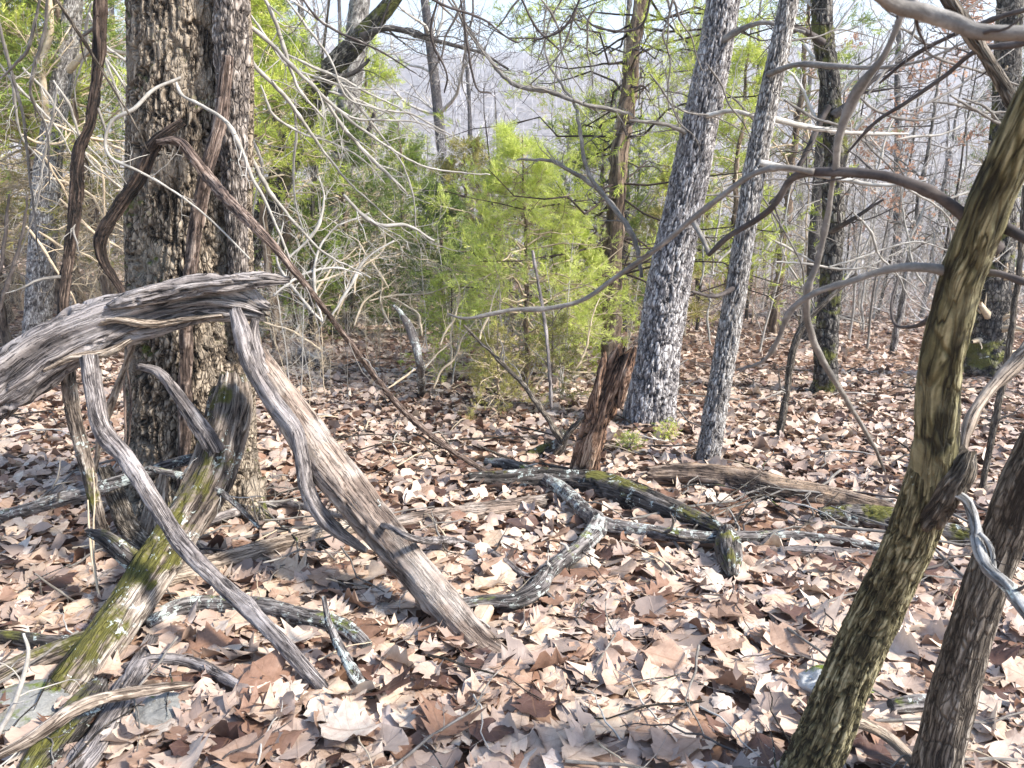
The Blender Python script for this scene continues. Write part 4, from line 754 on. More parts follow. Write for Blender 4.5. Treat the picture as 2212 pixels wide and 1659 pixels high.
rock('rock', 'broad grey rock at the left edge under the forked trunk', 30, 1560, 190, 0.22, 'rock', 9)
rock('rock', 'white rock with green moss behind the olive stem', 1795, 1520, 130, 0.8, 'white_rock', 5)
rock('rock', 'flat white rock between the olive stem and the brown stem', 1880, 1520, 90, 0.4, 'white_rock', 15)
rock('rock', 'small white stone by the foot of the dark lichened branch', 790, 1385, 80, 0.3, 'white_rock', 25)

# ------------------------------------------------------------------ fallen leaves
def leaf_shape(kind, cols, rows, rg):
    """returns (V(n,3), F, luv) leaf about 1 long, lying in XY, curled"""
    t = np.linspace(0, 1, rows)
    if kind == 0:      # rounded lobes
        key = [(0, .012), (.08, .015), (.14, .10), (.24, .24), (.30, .17), (.42, .36), (.50, .22), (.62, .40), (.70, .26), (.82, .29), (.9, .17), (1, .0)]
    elif kind == 1:    # pointed lobes
        key = [(0, .01), (.10, .015), (.16, .16), (.22, .30), (.28, .16), (.40, .42), (.47, .20), (.60, .44), (.68, .21), (.80, .29), (.88, .10), (1, .0)]
    else:              # plain ovate with toothed rim
        key = [(0, .01), (.08, .02), (.15, .16), (.25, .24), (.35, .27), (.45, .32), (.55, .30), (.65, .31), (.75, .24), (.85, .18), (.93, .08), (1, .0)]
    kt, kw = zip(*key)
    if rows >= 12: t = np.array(kt); rows = len(t); w = np.array(kw)
    else: w = np.interp(t, kt, kw) * (1.0 if kind == 2 else 0.9); w = np.maximum(w, 0.02); w[1:-1] = np.maximum(w[1:-1], 0.2)
    w = w * rg.uniform(1.0, 1.45)
    wl = w * rg.uniform(0.8, 1.2, rows); wr = w * rg.uniform(0.8, 1.2, rows)
    cs = np.linspace(-1, 1, cols)
    u = np.where(cs[None] < 0, cs[None] * wl[:, None], cs[None] * wr[:, None])
    fwdshift = np.abs(cs)[None] * 0.05 * (w[:, None] > 0.2)
    x = t[:, None] - 0.5 + fwdshift; y = u; z = np.zeros_like(x + y); x = x + z
    cup = rg.normal(0, 1.5); bend = rg.normal(0, 0.6); tw = rg.normal(0, 0.45)
    z = cup * 0.5 * y ** 2 * (1 + 0.5 * np.sin(3 * x + rg.uniform(0, 6))) + bend * 0.5 * x ** 2 + tw * x * y * 1.2
    rim = np.abs(cs)[None] ** 2
    z = z + rim * rg.normal(0, 0.03, x.shape) + 0.035 * np.sin(9 * x + rg.uniform(0, 6)) * np.sign(cs)[None] * rim + 0.025 * (1 - np.abs(cs))[None] * -1
    if kind == 2 and rg.random() < 0.4:   # rolled rim
        s = np.sign(rg.normal()); a_ = np.clip(y * s - 0.08, 0, 1); z = z + 0.16 * (1 - np.cos(np.minimum(a_ / 0.16, 2.2))) ; y = np.where(y * s > 0.08, s * (0.08 + 0.16 * np.sin(np.minimum(a_ / 0.16, 2.2))), y)
    if rg.random() < 0.25:  # curled tip
        z = z + np.clip(x - 0.1, 0, 1) ** 2 * rg.uniform(0.2, 0.7)
    V = np.stack([x, y, z], -1).reshape(-1, 3)
    i = np.arange(rows * cols).reshape(rows, cols); Fc = np.stack([i[:-1, :-1], i[:-1, 1:], i[1:, 1:], i[1:, :-1]], -1).reshape(-1, 4)
    luv = np.stack([np.broadcast_to(cs[None], (rows, cols)) * 0.5, np.broadcast_to(t[:, None], (rows, cols)), np.zeros((rows, cols))], -1).reshape(-1, 3)
    return V, Fc, luv
def rots(n, rg, tilt):
    yaw = rg.uniform(0, 2 * np.pi, n); a = np.abs(rg.normal(0, tilt, n)).clip(0, 1.25); ax = rg.uniform(0, 2 * np.pi, n)
    flip = rg.random(n) < 0.45
    c, s = np.cos(yaw), np.sin(yaw); Z = np.zeros(n); O = np.ones(n)
    Rz = np.stack([np.stack([c, -s, Z], -1), np.stack([s, c, Z], -1), np.stack([Z, Z, O], -1)], 1)
    sg = np.where(flip, -1.0, 1.0)
    Rz = Rz @ np.stack([np.stack([O, Z, Z], -1), np.stack([Z, sg, Z], -1), np.stack([Z, Z, sg], -1)], 1)
    k = np.stack([np.cos(ax), np.sin(ax), Z], -1); K = np.zeros((n, 3, 3))
    K[:, 0, 1], K[:, 0, 2], K[:, 1, 0], K[:, 1, 2], K[:, 2, 0], K[:, 2, 1] = -k[:, 2], k[:, 1], k[:, 2], -k[:, 0], -k[:, 1], k[:, 0]
    I = np.eye(3)[None]; Ra = I + np.sin(a)[:, None, None] * K + (1 - np.cos(a))[:, None, None] * (K @ K)
    sl = np.array([[1, 0, 0], [0, 1, 0.12], [0, -0.12, 1]])
    return sl[None] @ Ra @ Rz
def scatter(y0, y1, dens, cols, rows, nvar, size, tilt, layer, rg, dfun=None):
    n = int(dens * 1.6 * (y1 ** 2 - y0 ** 2) / 2 + dens * 1.2 * (y1 - y0))
    y = np.sqrt(rg.uniform(y0 ** 2, y1 ** 2, n)); x = rg.uniform(-1, 1, n) * (0.80 * y + 0.6)
    var = rg.integers(0, nvar, n); s = (size[0] * np.exp(rg.normal(-0.05, size[1] / size[0] * 1.3, n))).clip(size[0] * 0.4, size[0] * 1.5)
    z = gz(x, y) + rg.uniform(0.2, 1, n) * layer + 0.006
    lv = np.clip(rg.beta(1.5, 1.35, n) + 0.12 * n2(x, y, 1.3), 0, 1)
    ok = (OB[np.clip((y * 100).astype(int), 0, 899), np.clip(((x + 8) * 100).astype(int), 0, 1599)] * (y < 8.9)) < 0.5
    ok |= rg.random(n) < 0.04
    x, y, z, var, s, lv, n = x[ok], y[ok], z[ok], var[ok], s[ok], lv[ok], int(ok.sum())
    return x, y, z, var, s, rots(n, rg, tilt), lv
shapes_hi = [leaf_shape([0, 2, 0, 0, 1, 2][i % 6], 5, 12, rng) for i in range(30)]
shapes_mid = [leaf_shape([0, 2, 2][i % 3], 3, 6, rng) for i in range(24)]
shapes_lo = [leaf_shape(0, 3, 3, rng) for i in range(12)]
def put_leaves(mb, shapes, data, keep=None):
    x, y, z, var, s, Rm, lv = data
    for v in range(len(shapes)):
        i = np.where((var == v) if keep is None else ((var == v) & keep))[0]
        if not len(i): continue
        V, Fc, luv = shapes[v]; nv = len(V)
        P = np.einsum('nij,vj->nvi', Rm[i], V) * s[i][:, None, None] + np.stack([x[i], y[i], z[i]], -1)[:, None, :]
        FF = (Fc[None] + (np.arange(len(i)) * nv)[:, None, None]).reshape(-1, 4)
        mb.add(P, FF, lv=np.repeat(lv[i], nv)[:, None], luv=np.tile(luv, (len(i), 1)))
litter = MB()
near = scatter(1.05, 3.1, 430, 5, 12, 30, (0.128, 0.036), 0.21, 0.04, rng)
x, y, z, var, s, Rm, lv = near
dep = (y * CP - (z - 1.5) * SP); sx = x / dep * F + W / 2; sy = H / 2 - F * ((y * SP + (z - 1.5) * CP) / dep)
infr = (sx > 20) & (sx < W - 20) & (sy < H - 10)
hgt_rank = (z - gz(x, y)) > 0.030
cand = np.where(infr & hgt_rank)[0]; cand = cand[np.argsort((dep / s)[cand])][:290]
keep = np.ones(len(x), bool); keep[cand] = False
put_leaves(litter, shapes_hi, near, keep)
tint = [0.15, 0.35, 0.5, 0.62, 0.72, 0.82, 0.9]; cache = {}
for i in cand:
    tv = int(np.argmin([abs(t - lv[i]) for t in tint])); key = (int(var[i]), tv)
    if key not in cache:
        V, Fc, luv = shapes_hi[key[0]]; m1 = MB(); m1.add(V, Fc, lv=np.full((len(V), 1), tint[tv]), luv=luv); cache[key] = m1.mesh('leaf', M['leaf'])
    o = bpy.data.objects.new('leaf', cache[key]); COL.objects.link(o); o.parent = ground
    from mathutils import Matrix
    mt = Matrix(Rm[i].tolist()).to_4x4(); mt.translation = (x[i], y[i], z[i] + 0.004)
    o.matrix_world = mt @ Matrix.Scale(float(s[i]), 4)
put_leaves(litter, shapes_mid, scatter(3.0, 8.0, 430, 3, 6, 24, (0.088, 0.028), 0.42, 0.045, rng))
put_leaves(litter, shapes_lo, scatter(7.8, 20.0, 150, 3, 3, 12, (0.115, 0.03), 0.55, 0.06, rng))
put_leaves(litter, shapes_lo, scatter(20.0, 46.0, 15, 3, 3, 12, (0.24, 0.05), 0.55, 0.08, rng))
litter.obj('leaf_litter', M['leaf'], parent=ground, kind='stuff')

# ------------------------------------------------------------------ cedars
def sprays(mb, base, d, L, rg, blades=9, wid=0.10, mi=0, lvb=0.5, lvs=0.22, fan=0.75):
    """flat feathery sprays: base (N,3), direction d (N,3), length L (N,)"""
    N = len(base); d = nrm(d); s = nrm(np.cross(d, nrm(rg.normal(size=(N, 3))))); nn = np.cross(d, s)
    k = np.linspace(0.0, 0.8, blades); sgn = np.where(np.arange(blades) % 2 == 0, 1, -1) * (np.arange(blades) < blades - 1)
    bl = (1 - k * 0.55) * 0.62
    o = base[:, None] + d[:, None] * (k[None, :, None] * L[:, None, None])
    dirs = nrm(d[:, None] + s[:, None] * (sgn * fan)[None, :, None] + rg.normal(0, 0.25, (N, blades, 3)))
    tip = o + dirs * (bl[None] * L[:, None] * rg.uniform(0.6, 1.1, (N, blades)))[..., None]
    wv = nrm(np.cross(dirs, nn[:, None] + rg.normal(0, 0.5, (N, blades, 3)))) * (L[:, None, None] * wid)
    mid = o * 0.55 + tip * 0.45
    V = np.stack([o + wv * 0.6, tip, o - wv * 0.6], 2).reshape(-1, 3)
    Fc = np.arange(len(V)).reshape(-1, 3)
    lv = np.clip(lvb + rg.normal(0, lvs, (N, 1, 1)) + rg.normal(0, 0.08, (N, blades, 1)) + np.zeros((1, 1, 3)), 0, 1)
    mb.add(V, Fc, mi, lv=lv.reshape(-1, 1))
def cedar(label, base, height, r0, crown, mat, seed, group=None, lean=(0, 0), nl=60, nsub=6, nspr=6, sprl=0.09, dead=0.15, wid=0.10, blades=7, shape=0.8,
          trunkmat='cedar_bark', twigmat='tan_twig', limbsz=1.0, tmin=0.03, rise0=(0.15, 0.25)):
    """crown = (z0, z1, radius) relative to base"""
    rg = np.random.default_rng(seed); base = np.asarray(base, float)
    e = empty('cedar_tree', label, 'tree', tuple(base), group)
    tk = MB(); C = np.array([[0, 0, -0.1], [0, 0, height * 0.3], [lean[0] * 0.4, lean[1] * 0.4, height * 0.6], [lean[0], lean[1], height]]) 
    P, r = tube(tk, C, np.array([r0 * 1.15, r0 * 0.9, r0 * 0.6, r0 * 0.15]), 20 if r0 > 0.05 else 10, 0.05, 'grain', r0 * 0.25, seed=seed, wob=r0 * (0.3 if r0 > 0.08 else 0.8))
    tk.obj('trunk', M[trunkmat], e)
    z0, z1, cr = crown; t = np.sort(rg.uniform(0, 1, nl)); zz = z0 + (z1 - z0) * t
    prof = cr * (1 - t ** 1.4 * shape) * rg.uniform(0.55, 1.1, nl)
    ang = rg.uniform(0, 2 * np.pi, nl); K = 7; s = np.linspace(0, 1, K)
    cx = np.interp(zz, P[:, 2], P[:, 0]); cy = np.interp(zz, P[:, 2], P[:, 1])
    rise = rg.normal(rise0[0], rise0[1], nl)
    LP = np.stack([cx[:, None] + np.cos(ang)[:, None] * prof[:, None] * s, cy[:, None] + np.sin(ang)[:, None] * prof[:, None] * s,
                   zz[:, None] + prof[:, None] * (rise[:, None] * s + 0.12 * np.sin(s * 3) * rg.normal(0, 1, (nl, 1)))], -1)
    LP[:, 1:] += rg.normal(0, 0.025, (nl, K - 1, 3)) * prof[:, None, None]
    LR = (0.004 + 0.010 * prof[:, None] * limbsz) * np.linspace(1, 0.25, K)[None]
    br = MB(); tubes(br, LP, LR, 5)
    S, SR, SL = spawn(LP, LR, nsub, 0.25, 1.0, prof * 0.45, (0.4, 1.0), 4, rg, 0.2, 0.06, 0.5, rmin=tmin * 0.05); tubes(br, S, SR, 3)
    br.obj('branches', M[twigmat], e)
    alive = rg.random(nl) > dead; al = np.repeat(alive, nsub)
    S = S[al]
    if len(S):
        fo = MB(); i = rg.integers(1, 4, (len(S), nspr)); ar = np.arange(len(S))[:, None]
        b = S[ar, i] + rg.normal(0, 0.02, (len(S), nspr, 3)); dd = nrm(S[ar, i] - S[ar, i - 1]) + rg.normal(0, 0.55, (len(S), nspr, 3)) + np.array([0, 0, 0.25])
        b = b.reshape(-1, 3); dd = dd.reshape(-1, 3); Ls = rg.uniform(0.6, 1.3, len(b)) * sprl
        cl = fbm(b * 2.5 + seed, 2)
        sprays(fo, b, dd, Ls, rg, blades, wid, lvb=0.5)
        fo.obj('foliage', M[mat], e)
    return e
def cbase(px, Y):
    """a ground point at world Y below picture column px"""
    z = float(gz((px - W / 2) / F * Y, Y)); 
    for _ in range(4):
        dpt = Y * CP - (z - 1.5) * SP; xw = (px - W / 2) / F * dpt; z = float(gz(xw, Y))
    return np.array([xw, Y, z])
def zat(py, Y):
    d = ray(W / 2, py); return 1.5 + d[2] * Y / d[1]

b = cbase(1138, 7.2); cedar('bright yellow green young cedar bush in the middle of the scene', b, zat(290, 7.2) - b[2], 0.03, (0.25, zat(300, 7.2) - b[2], 1.1), 'cedar_young', 1, nl=125, nsub=9, nspr=9, sprl=0.085, dead=0.10, wid=0.055, blades=9, shape=0.78, lean=(-0.05, 0))
b = cbase(1316, 7.8); cedar('tall cedar with peeling brown trunk and sparse limbs behind the snag', b, 6.5, 0.10, (1.0, 6.0, 2.1), 'cedar_bright', 2, nl=110, nsub=9, nspr=9, sprl=0.10, wid=0.06, blades=9, dead=0.2, lean=(0.45, 0.1), shape=0.2, limbsz=0.45, twigmat='vine_red', rise0=(0.02, 0.12))
for args in [
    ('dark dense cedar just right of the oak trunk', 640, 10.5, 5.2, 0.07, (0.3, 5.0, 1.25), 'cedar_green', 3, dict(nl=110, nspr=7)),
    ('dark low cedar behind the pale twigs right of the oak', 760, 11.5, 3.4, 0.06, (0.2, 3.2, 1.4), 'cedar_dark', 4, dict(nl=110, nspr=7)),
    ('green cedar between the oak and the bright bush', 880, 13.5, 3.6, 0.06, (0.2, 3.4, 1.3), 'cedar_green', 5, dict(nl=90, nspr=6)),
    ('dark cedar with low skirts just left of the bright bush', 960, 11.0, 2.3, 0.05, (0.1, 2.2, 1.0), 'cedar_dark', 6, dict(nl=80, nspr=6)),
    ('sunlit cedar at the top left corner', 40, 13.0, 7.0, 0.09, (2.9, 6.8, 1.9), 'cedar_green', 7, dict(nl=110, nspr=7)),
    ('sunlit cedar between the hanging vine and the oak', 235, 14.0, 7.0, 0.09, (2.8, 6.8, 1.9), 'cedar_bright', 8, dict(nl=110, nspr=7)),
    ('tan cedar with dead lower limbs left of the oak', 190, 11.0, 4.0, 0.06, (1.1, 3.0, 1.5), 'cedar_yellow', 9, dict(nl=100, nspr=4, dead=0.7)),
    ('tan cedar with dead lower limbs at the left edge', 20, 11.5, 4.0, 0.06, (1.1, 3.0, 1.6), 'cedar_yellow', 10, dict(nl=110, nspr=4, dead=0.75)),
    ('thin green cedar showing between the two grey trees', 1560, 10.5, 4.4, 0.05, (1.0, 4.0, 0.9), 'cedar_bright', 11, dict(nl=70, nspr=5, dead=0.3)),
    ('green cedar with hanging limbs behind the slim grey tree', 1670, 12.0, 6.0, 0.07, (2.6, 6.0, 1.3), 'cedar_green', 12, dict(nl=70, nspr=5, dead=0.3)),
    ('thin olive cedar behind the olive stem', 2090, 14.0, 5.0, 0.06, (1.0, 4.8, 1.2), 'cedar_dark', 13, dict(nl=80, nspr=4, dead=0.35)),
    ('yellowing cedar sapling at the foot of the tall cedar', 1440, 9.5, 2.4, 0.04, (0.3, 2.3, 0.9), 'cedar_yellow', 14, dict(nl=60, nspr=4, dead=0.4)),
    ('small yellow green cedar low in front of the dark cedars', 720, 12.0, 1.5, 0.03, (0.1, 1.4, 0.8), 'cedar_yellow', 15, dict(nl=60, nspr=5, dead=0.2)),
    ('green cedar beyond the leaning tree', 545, 12.0, 7.0, 0.07, (2.0, 7.0, 1.5), 'cedar_bright', 16, dict(nl=100, nspr=7)),
    ('sparse cedar seedling in front of the bright bush', 1075, 6.0, 0.8, 0.012, (0.05, 0.75, 0.42), 'cedar_yellow', 17, dict(nl=36, nspr=4, dead=0.2, sprl=0.06)),
    ('second sparse seedling right of the first below the bush', 1190, 6.2, 0.9, 0.012, (0.1, 0.85, 0.42), 'cedar_yellow', 18, dict(nl=30, nspr=4, dead=0.3, sprl=0.06)),
    ('yellow green seedling left of the bright bush', 980, 7.6, 1.2, 0.015, (0.05, 1.1, 0.6), 'cedar_bright', 19, dict(nl=40, nspr=4, dead=0.2, sprl=0.07)),
    ('bright leafy cedar crown high between the pale trunk and the hanging vine', 150, 9.5, 5.2, 0.05, (2.4, 5.2, 1.3), 'cedar_bright', 41, dict(nl=90, nspr=7)),
    ('bright cedar crown high against the right edge of the oak', 600, 9.0, 5.0, 0.05, (2.0, 5.0, 1.0), 'cedar_bright', 42, dict(nl=80, nspr=7)),
    ('yellow green cedar behind the grey trunk near the skyline', 820, 16.0, 5.8, 0.06, (0.6, 5.6, 1.6), 'cedar_bright', 43, dict(nl=90, nspr=6, sprl=0.18)),
    ('pale yellowing cedar between the dark cedar and the bright bush', 1010, 15.0, 3.6, 0.06, (0.3, 3.4, 1.6), 'cedar_yellow', 44, dict(nl=90, nspr=6, sprl=0.17)),
    ('broad green cedar beyond the tall cedar', 1290, 13.0, 4.0, 0.06, (0.3, 3.8, 1.7), 'cedar_green', 45, dict(nl=90, nspr=6, sprl=0.16)),
    ('brown tinged cedar in front of the oak shadow at left', 260, 9.0, 2.6, 0.05, (1.1, 2.5, 1.0), 'cedar_yellow', 46, dict(nl=80, nspr=3, dead=0.75)),
    ('green cedar crown filling the gap left of the pale trunk', 20, 9.0, 5.4, 0.05, (2.7, 5.4, 1.3), 'cedar_bright', 61, dict(nl=90, nspr=8)),
    ('green cedar crown right behind the hanging vine', 250, 9.5, 5.6, 0.05, (2.7, 5.6, 1.2), 'cedar_green', 62, dict(nl=90, nspr=8)),
    ('yellow green cedar high between the oak and the leaning tree', 560, 8.0, 4.8, 0.05, (2.2, 4.8, 0.9), 'cedar_bright', 63, dict(nl=80, nspr=8)),
    ('airy yellow green cedar left of the straight grey oak', 1500, 14.0, 5.5, 0.05, (1.0, 5.5, 1.5), 'cedar_bright', 64, dict(nl=70, nspr=6, sprl=0.16)),
    ('low green cedar at the right of the bright bush foot', 1240, 8.4, 1.5, 0.03, (0.2, 1.5, 0.7), 'cedar_bright', 65, dict(nl=60, nspr=5)),
    ('tan brush cedar beside the pale trunk foot', 50, 12.5, 3.0, 0.05, (1.1, 3.0, 1.6), 'cedar_yellow', 47, dict(nl=100, nspr=3, dead=0.75)),
    ('feathery low seedling at the foot of the straight grey oak', 1440, 5.2, 0.16, 0.006, (0.02, 0.14, 0.14), 'cedar_bright', 20, dict(nl=14, nsub=3, nspr=3, dead=0, sprl=0.04)),
    ('feathery low seedling on the right of the snag', 1360, 4.9, 0.14, 0.006, (0.02, 0.12, 0.16), 'cedar_bright', 21, dict(nl=14, nsub=3, nspr=3, dead=0, sprl=0.04)),
]:
    lab, px, Y, hh, r0, cr, mt, sd, kw = args
    kw = {**kw, 'nl': int(kw.get('nl', 60) * 1.25)}
    kw['nspr'] = int(kw.get('nspr', 6) * 1.15 + 0.5)
    cedar(lab, cbase(px, Y), hh, r0, cr, mt, sd, **{**dict(sprl=0.12, wid=0.075, blades=8), **kw})

# ------------------------------------------------------------------ bare woods
def bare_variant(seed, hgt, r0, nb, tstart, twigm, sides=6, spread=0.35, wobT=0.05):
    rg = np.random.default_rng(seed); K = 12; z = np.linspace(-0.15, hgt, K)
    ln = rg.normal(0, 0.05, 2); P = np.stack([ln[0] * z + np.cumsum(rg.normal(0, wobT, K)) * 0.6, ln[1] * z + np.cumsum(rg.normal(0, wobT, K)) * 0.6, z], -1)[None]
    P[..., :2] -= P[:, :1, :2]
    Rr = (r0 * (1 - 0.8 * np.linspace(0, 1, K)) + 0.002)[None]; Rr[0, 0] *= 1.3
    tk = MB(); tubes(tk, P, Rr, sides + 2); br = MB()
    B, BR, L = spawn(P, Rr, nb, tstart, 1.0, hgt * spread, (0.6, 1.3), 8, rg, 0.17, 0.05, 0.45, rmin=0.004); tubes(br, B, BR, 5)
    C_, CR, L2 = spawn(B, BR, 6, 0.15, 1.0, L * 0.5, (0.4, 1.0), 6, rg, 0.2, 0.05, 0.55, rmin=0.003); tubes(br, C_, CR, 4)
    D, DR, L3 = spawn(C_, CR, 5, 0.1, 1.0, L2 * 0.55, (0.3, 0.9), 5, rg, 0.22, 0.04, 0.6, rmin=0.0022, taper=0.5); tubes(br, D, DR, 3)
    return tk.mesh('trunk', M[twigm[0]]), br.mesh('branches', M[twigm[1]])
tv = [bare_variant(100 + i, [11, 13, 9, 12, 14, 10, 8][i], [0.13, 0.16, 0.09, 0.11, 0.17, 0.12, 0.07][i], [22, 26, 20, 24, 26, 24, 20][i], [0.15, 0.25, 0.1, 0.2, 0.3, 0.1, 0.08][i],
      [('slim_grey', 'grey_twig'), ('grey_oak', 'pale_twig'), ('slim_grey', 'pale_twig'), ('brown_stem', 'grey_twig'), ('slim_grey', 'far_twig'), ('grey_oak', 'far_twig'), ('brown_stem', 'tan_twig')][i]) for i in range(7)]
sv_ = [bare_variant(200 + i, [3.2, 4.0, 2.6, 4.8][i], [0.018, 0.024, 0.014, 0.03][i], [14, 16, 14, 16][i], 0.12, [('grey_twig', 'grey_twig'), ('pale_twig', 'pale_twig'), ('tan_twig', 'tan_twig'), ('brown_stem', 'grey_twig')][i], 4, 0.42, 0.03) for i in range(4)]
def place(name, meshes, p, rz, sc, label, cat, group):
    e = empty(name, label, cat, tuple(p), group); e.rotation_euler = (rng.normal(0, 0.04), rng.normal(0, 0.04), rz); e.scale = (sc, sc, sc)
    for nm, me in zip(('trunk', 'branches'), meshes):
        o = bpy.data.objects.new(nm, me); COL.objects.link(o); o.parent = e
    return e
def clear(px, Y):    # keep views to the hero trees open
    return all(abs(px - hx) > hw for hx, hw in ((412, 60), (1402, 40), (1520, 30), (1330, 30), (1780, 30))) or Y > 9
n = 0
while n < 95:
    Y = float(11 + 60 * rng.random() ** 1.2); px = float(rng.uniform(-150, W + 150))
    if Y < 17 and px < 1350 and rng.random() < 0.85: continue
    if 780 < px < 1350 and rng.random() < (0.85 if Y < 40 else 0.5): continue
    if px > 1400 and Y < 34 and rng.random() < 0.6: continue
    p = cbase(px, Y); i = int(rng.choice([2, 4, 4, 5, 1])) if Y > 17 else int(rng.integers(0, 7))
    if Y < 18: i = int(rng.choice([2, 6, 4]))
    sc = rng.uniform(0.75, 1.25) * (0.72 if Y < 18 else 1)
    side = 'on the left' if px < 900 else ('on the right' if px > 1500 else 'in the middle')
    place('bare_tree', tv[i], p, rng.uniform(0, 6.3), sc, 'bare leafless tree in the wood sloping away ' + side, 'tree', 'bare trees in the wood ' + side); n += 1
for k in range(110):
    Y = float(rng.uniform(6.5, 22)); px = float(rng.uniform(-60, W + 60)); p = cbase(px, Y)
    if Y < 9.5 and not px > 1850: continue
    if px < 320 and rng.random() < 0.5: continue
    side = 'left of the bright bush' if px < 1050 else 'right of the bright bush'
    vi = int(rng.integers(0, 4)); cw = ['grey', 'pale', 'tan', 'brown stemmed'][vi]
    place('bare_sapling', sv_[vi], p, rng.uniform(0, 6.3), rng.uniform(0.6, 1.2), 'thin ' + cw + ' leafless sapling among the undergrowth ' + side, 'sapling', cw + ' saplings ' + side)

th = [bare_variant(300 + i, [2.6, 3.4, 3.0][i], 0.018, 26, 0.02, [('pale_twig', 'pale_twig'), ('tan_twig', 'tan_twig'), ('grey_twig', 'far_twig')][i], 4, 0.5, 0.05) for i in range(3)]
for k in range(150):
    px = float(rng.uniform(-60, W + 60)); left = px < 330
    Y = float(rng.uniform(9.5, 15) if left else rng.uniform(11, 30)); p = cbase(px, Y)
    if not left and Y < 13 and px > 1000 and rng.random() < 0.7: continue
    side = 'left of the oak' if left else ('between the oak and the bright bush' if px < 1050 else 'beyond the standing oaks at right')
    vi = 1 if left and rng.random() < 0.75 else int(rng.integers(0, 3)); cw = ['pale', 'tan', 'grey'][vi]
    place('bare_shrub', th[vi], p, rng.uniform(0, 6.3), rng.uniform(0.35, 0.7) if left else rng.uniform(0.7, 1.3), 'dense leafless bush of thin ' + cw + ' twigs ' + side, 'shrub', cw + ' twiggy bushes ' + side)
for k in range(60):
    px = float(rng.uniform(560, 1400)); Y = float(rng.uniform(6.0, 11)); p = cbase(px, Y)
    vi = int(rng.choice([0, 1, 2, 2])); cw = ['grey', 'pale', 'tan'][vi]
    place('low_brush', sv_[vi], p, rng.uniform(0, 6.3), rng.uniform(0.16, 0.42), 'low ' + cw + ' leafless brush on the leaf covered slope in the middle', 'shrub', 'low ' + cw + ' brush in the middle')
# marcescent young oaks
for lab, px, Y, hh, sd in (('young tree still holding russet dead leaves right of the mossy tree', 1930, 9.5, 4.2, 51), ('young tree with pinkish dead leaves between the slim tree and the mossy tree', 1730, 13.0, 4.6, 52), ('small tree holding dry brown leaves high at the right', 1990, 14.0, 5.5, 53)):
    e = cedar(lab, cbase(px, Y), hh, 0.04, (1.2, hh, 1.0), 'dead_leaf', sd, nl=34, nsub=5, nspr=3, sprl=0.085, wid=0.45, blades=3, dead=0.35, trunkmat='slim_grey', twigmat='grey_twig', shape=0.5)
    e.name = 'young_oak'
# twigs dropped on the leaves
ft = []
for i in range(7):
    rg = np.random.default_rng(400 + i); K = 8; L0 = [0.3, 0.45, 0.6, 0.8, 0.35, 0.5, 1.0][i]
    P = np.stack([np.linspace(-.5, .5, K) * L0, np.cumsum(rg.normal(0, 0.035, K)) * L0, 0.01 + 0.03 * np.sin(np.linspace(0, 3, K))], -1)[None]; Rr = (np.linspace(1, .4, K) * (0.004 + 0.005 * L0))[None]
    m1 = MB(); tubes(m1, P, Rr, 6); Q, q, L = spawn(P, Rr, 4, 0.2, 0.9, L0 * 0.35, (0.4, 1.0), 5, rg, 0.15, 0, 0.5); Q[..., 2] = np.abs(Q[..., 2]) * 0.5 + 0.01; tubes(m1, Q, q, 4)
    ft.append(m1.mesh('fallen_twig', M[['grey_twig', 'pale_twig', 'dark_twig', 'brown_stem', 'tan_twig', 'lichen_wood', 'grey_twig'][i]]))
for k in range(230):
    Y = float(1.6 + 6.5 * rng.random() ** 1.2); p = cbase(float(rng.uniform(0, W)), Y)
    vi = int(rng.integers(0, 7)); cw = ['grey', 'pale', 'dark', 'brown', 'tan', 'lichened', 'long grey'][vi]
    o = bpy.data.objects.new('fallen_twig', ft[vi]); COL.objects.link(o); o.location = (p[0], p[1], p[2] + 0.05)
    o.rotation_euler = (R(-7), 0, rng.uniform(0, 6.3)); o.scale = (0.55, 0.55, 0.6) if Y < 3 else (1, 1, 1); side = 'near the lower edge' if Y < 2.8 else ('left of the zigzag branch' if p[0] < 0.2 else 'right of the zigzag branch')
    tag(o, cw + ' dry twig lying loose on the dead leaves ' + side, 'twig', cw + ' fallen twigs ' + side)

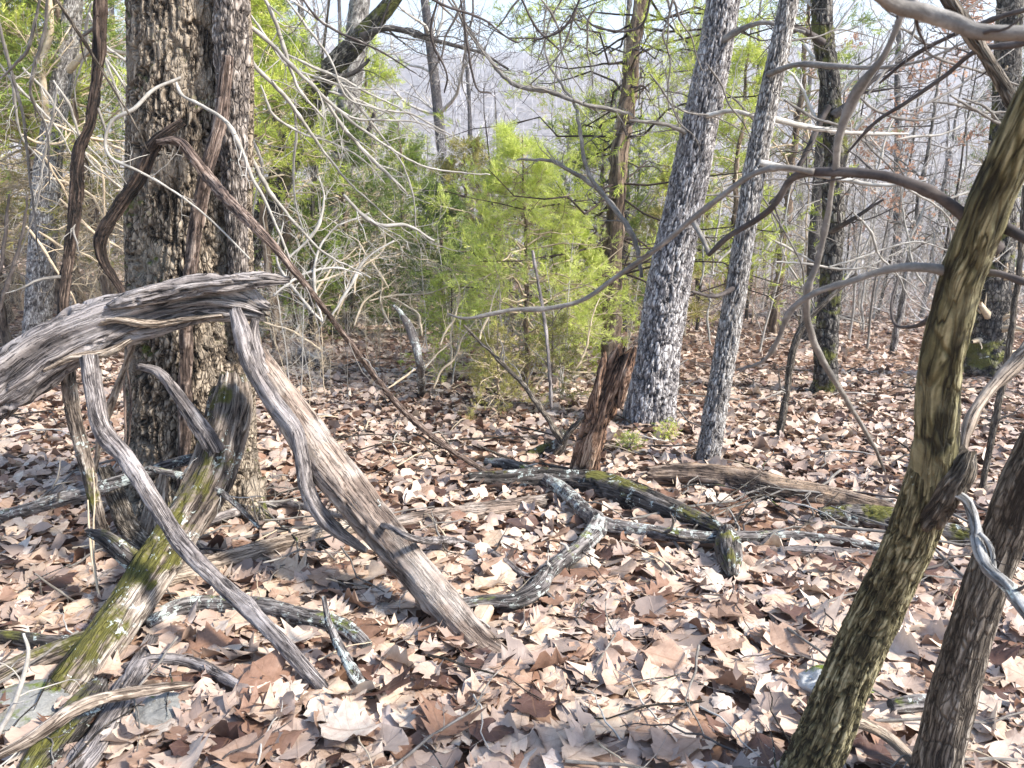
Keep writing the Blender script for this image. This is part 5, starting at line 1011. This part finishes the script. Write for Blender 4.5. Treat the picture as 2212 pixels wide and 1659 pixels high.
# far woods on the hillside: many simple trees, one mass
def far_wood(name, n, y0, y1, hgt, rg, parent=None):
    y = rg.uniform(y0 ** 0.7, y1 ** 0.7, n) ** (1 / 0.7); x = rg.uniform(-1, 1, n) * (y * 0.85 + 8); z = gz(x, y)
    h = hgt * rg.uniform(0.6, 1.2, n); K = 3; s = np.linspace(0, 1, K)
    P = np.stack([x[:, None] + 0 * s, y[:, None] + 0 * s, z[:, None] + h[:, None] * s], -1) + rg.normal(0, 0.25, (n, K, 3)) * s[None, :, None] * 2
    Rr = (h * 0.020)[:, None] * np.linspace(1, 0.25, K)[None]
    mb = MB(); tubes(mb, P, Rr, 3)
    B, BR, L = spawn(P, Rr, 7, 0.25, 1.0, h * 0.40, (0.4, 1.0), 2, rg, 0.2, 0.12, 0.5, taper=0.3); tubes(mb, B, BR, 3)
    C_, CR, _ = spawn(B, BR, 2, 0.3, 1.0, L * 0.6, (0.4, 1.0), 2, rg, 0.2, 0.1, 0.7, taper=0.3); tubes(mb, C_, CR, 3)
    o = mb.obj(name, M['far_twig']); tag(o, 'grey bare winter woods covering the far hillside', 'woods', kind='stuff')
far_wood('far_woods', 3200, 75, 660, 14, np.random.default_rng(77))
# the air between here and the far hill
m, nt, out = newmat('thin_haze'); pv = nt.nodes.new('ShaderNodeVolumePrincipled'); pv.inputs['Density'].default_value = 0.0015; pv.inputs['Color'].default_value = (0.96, 0.96, 1.0, 1)
pv.inputs['Anisotropy'].default_value = 0.2; nt.links.new(pv.outputs[0], out.inputs['Volume'])
mb = MB(); x0, x1, y0, y1, z0, z1 = -915, 915, -8, 1515, -45, 130
mb.add([[x, y, z] for x in (x0, x1) for y in (y0, y1) for z in (z0, z1)], [[0, 1, 3, 2], [4, 6, 7, 5], [0, 4, 5, 1], [2, 3, 7, 6], [0, 2, 6, 4], [1, 5, 7, 3]])
hz = mb.obj('haze', m, smoothf=False); tag(hz, 'thin pale winter haze filling the valley', 'haze', kind='stuff')
scene.cycles.volume_bounces = 0
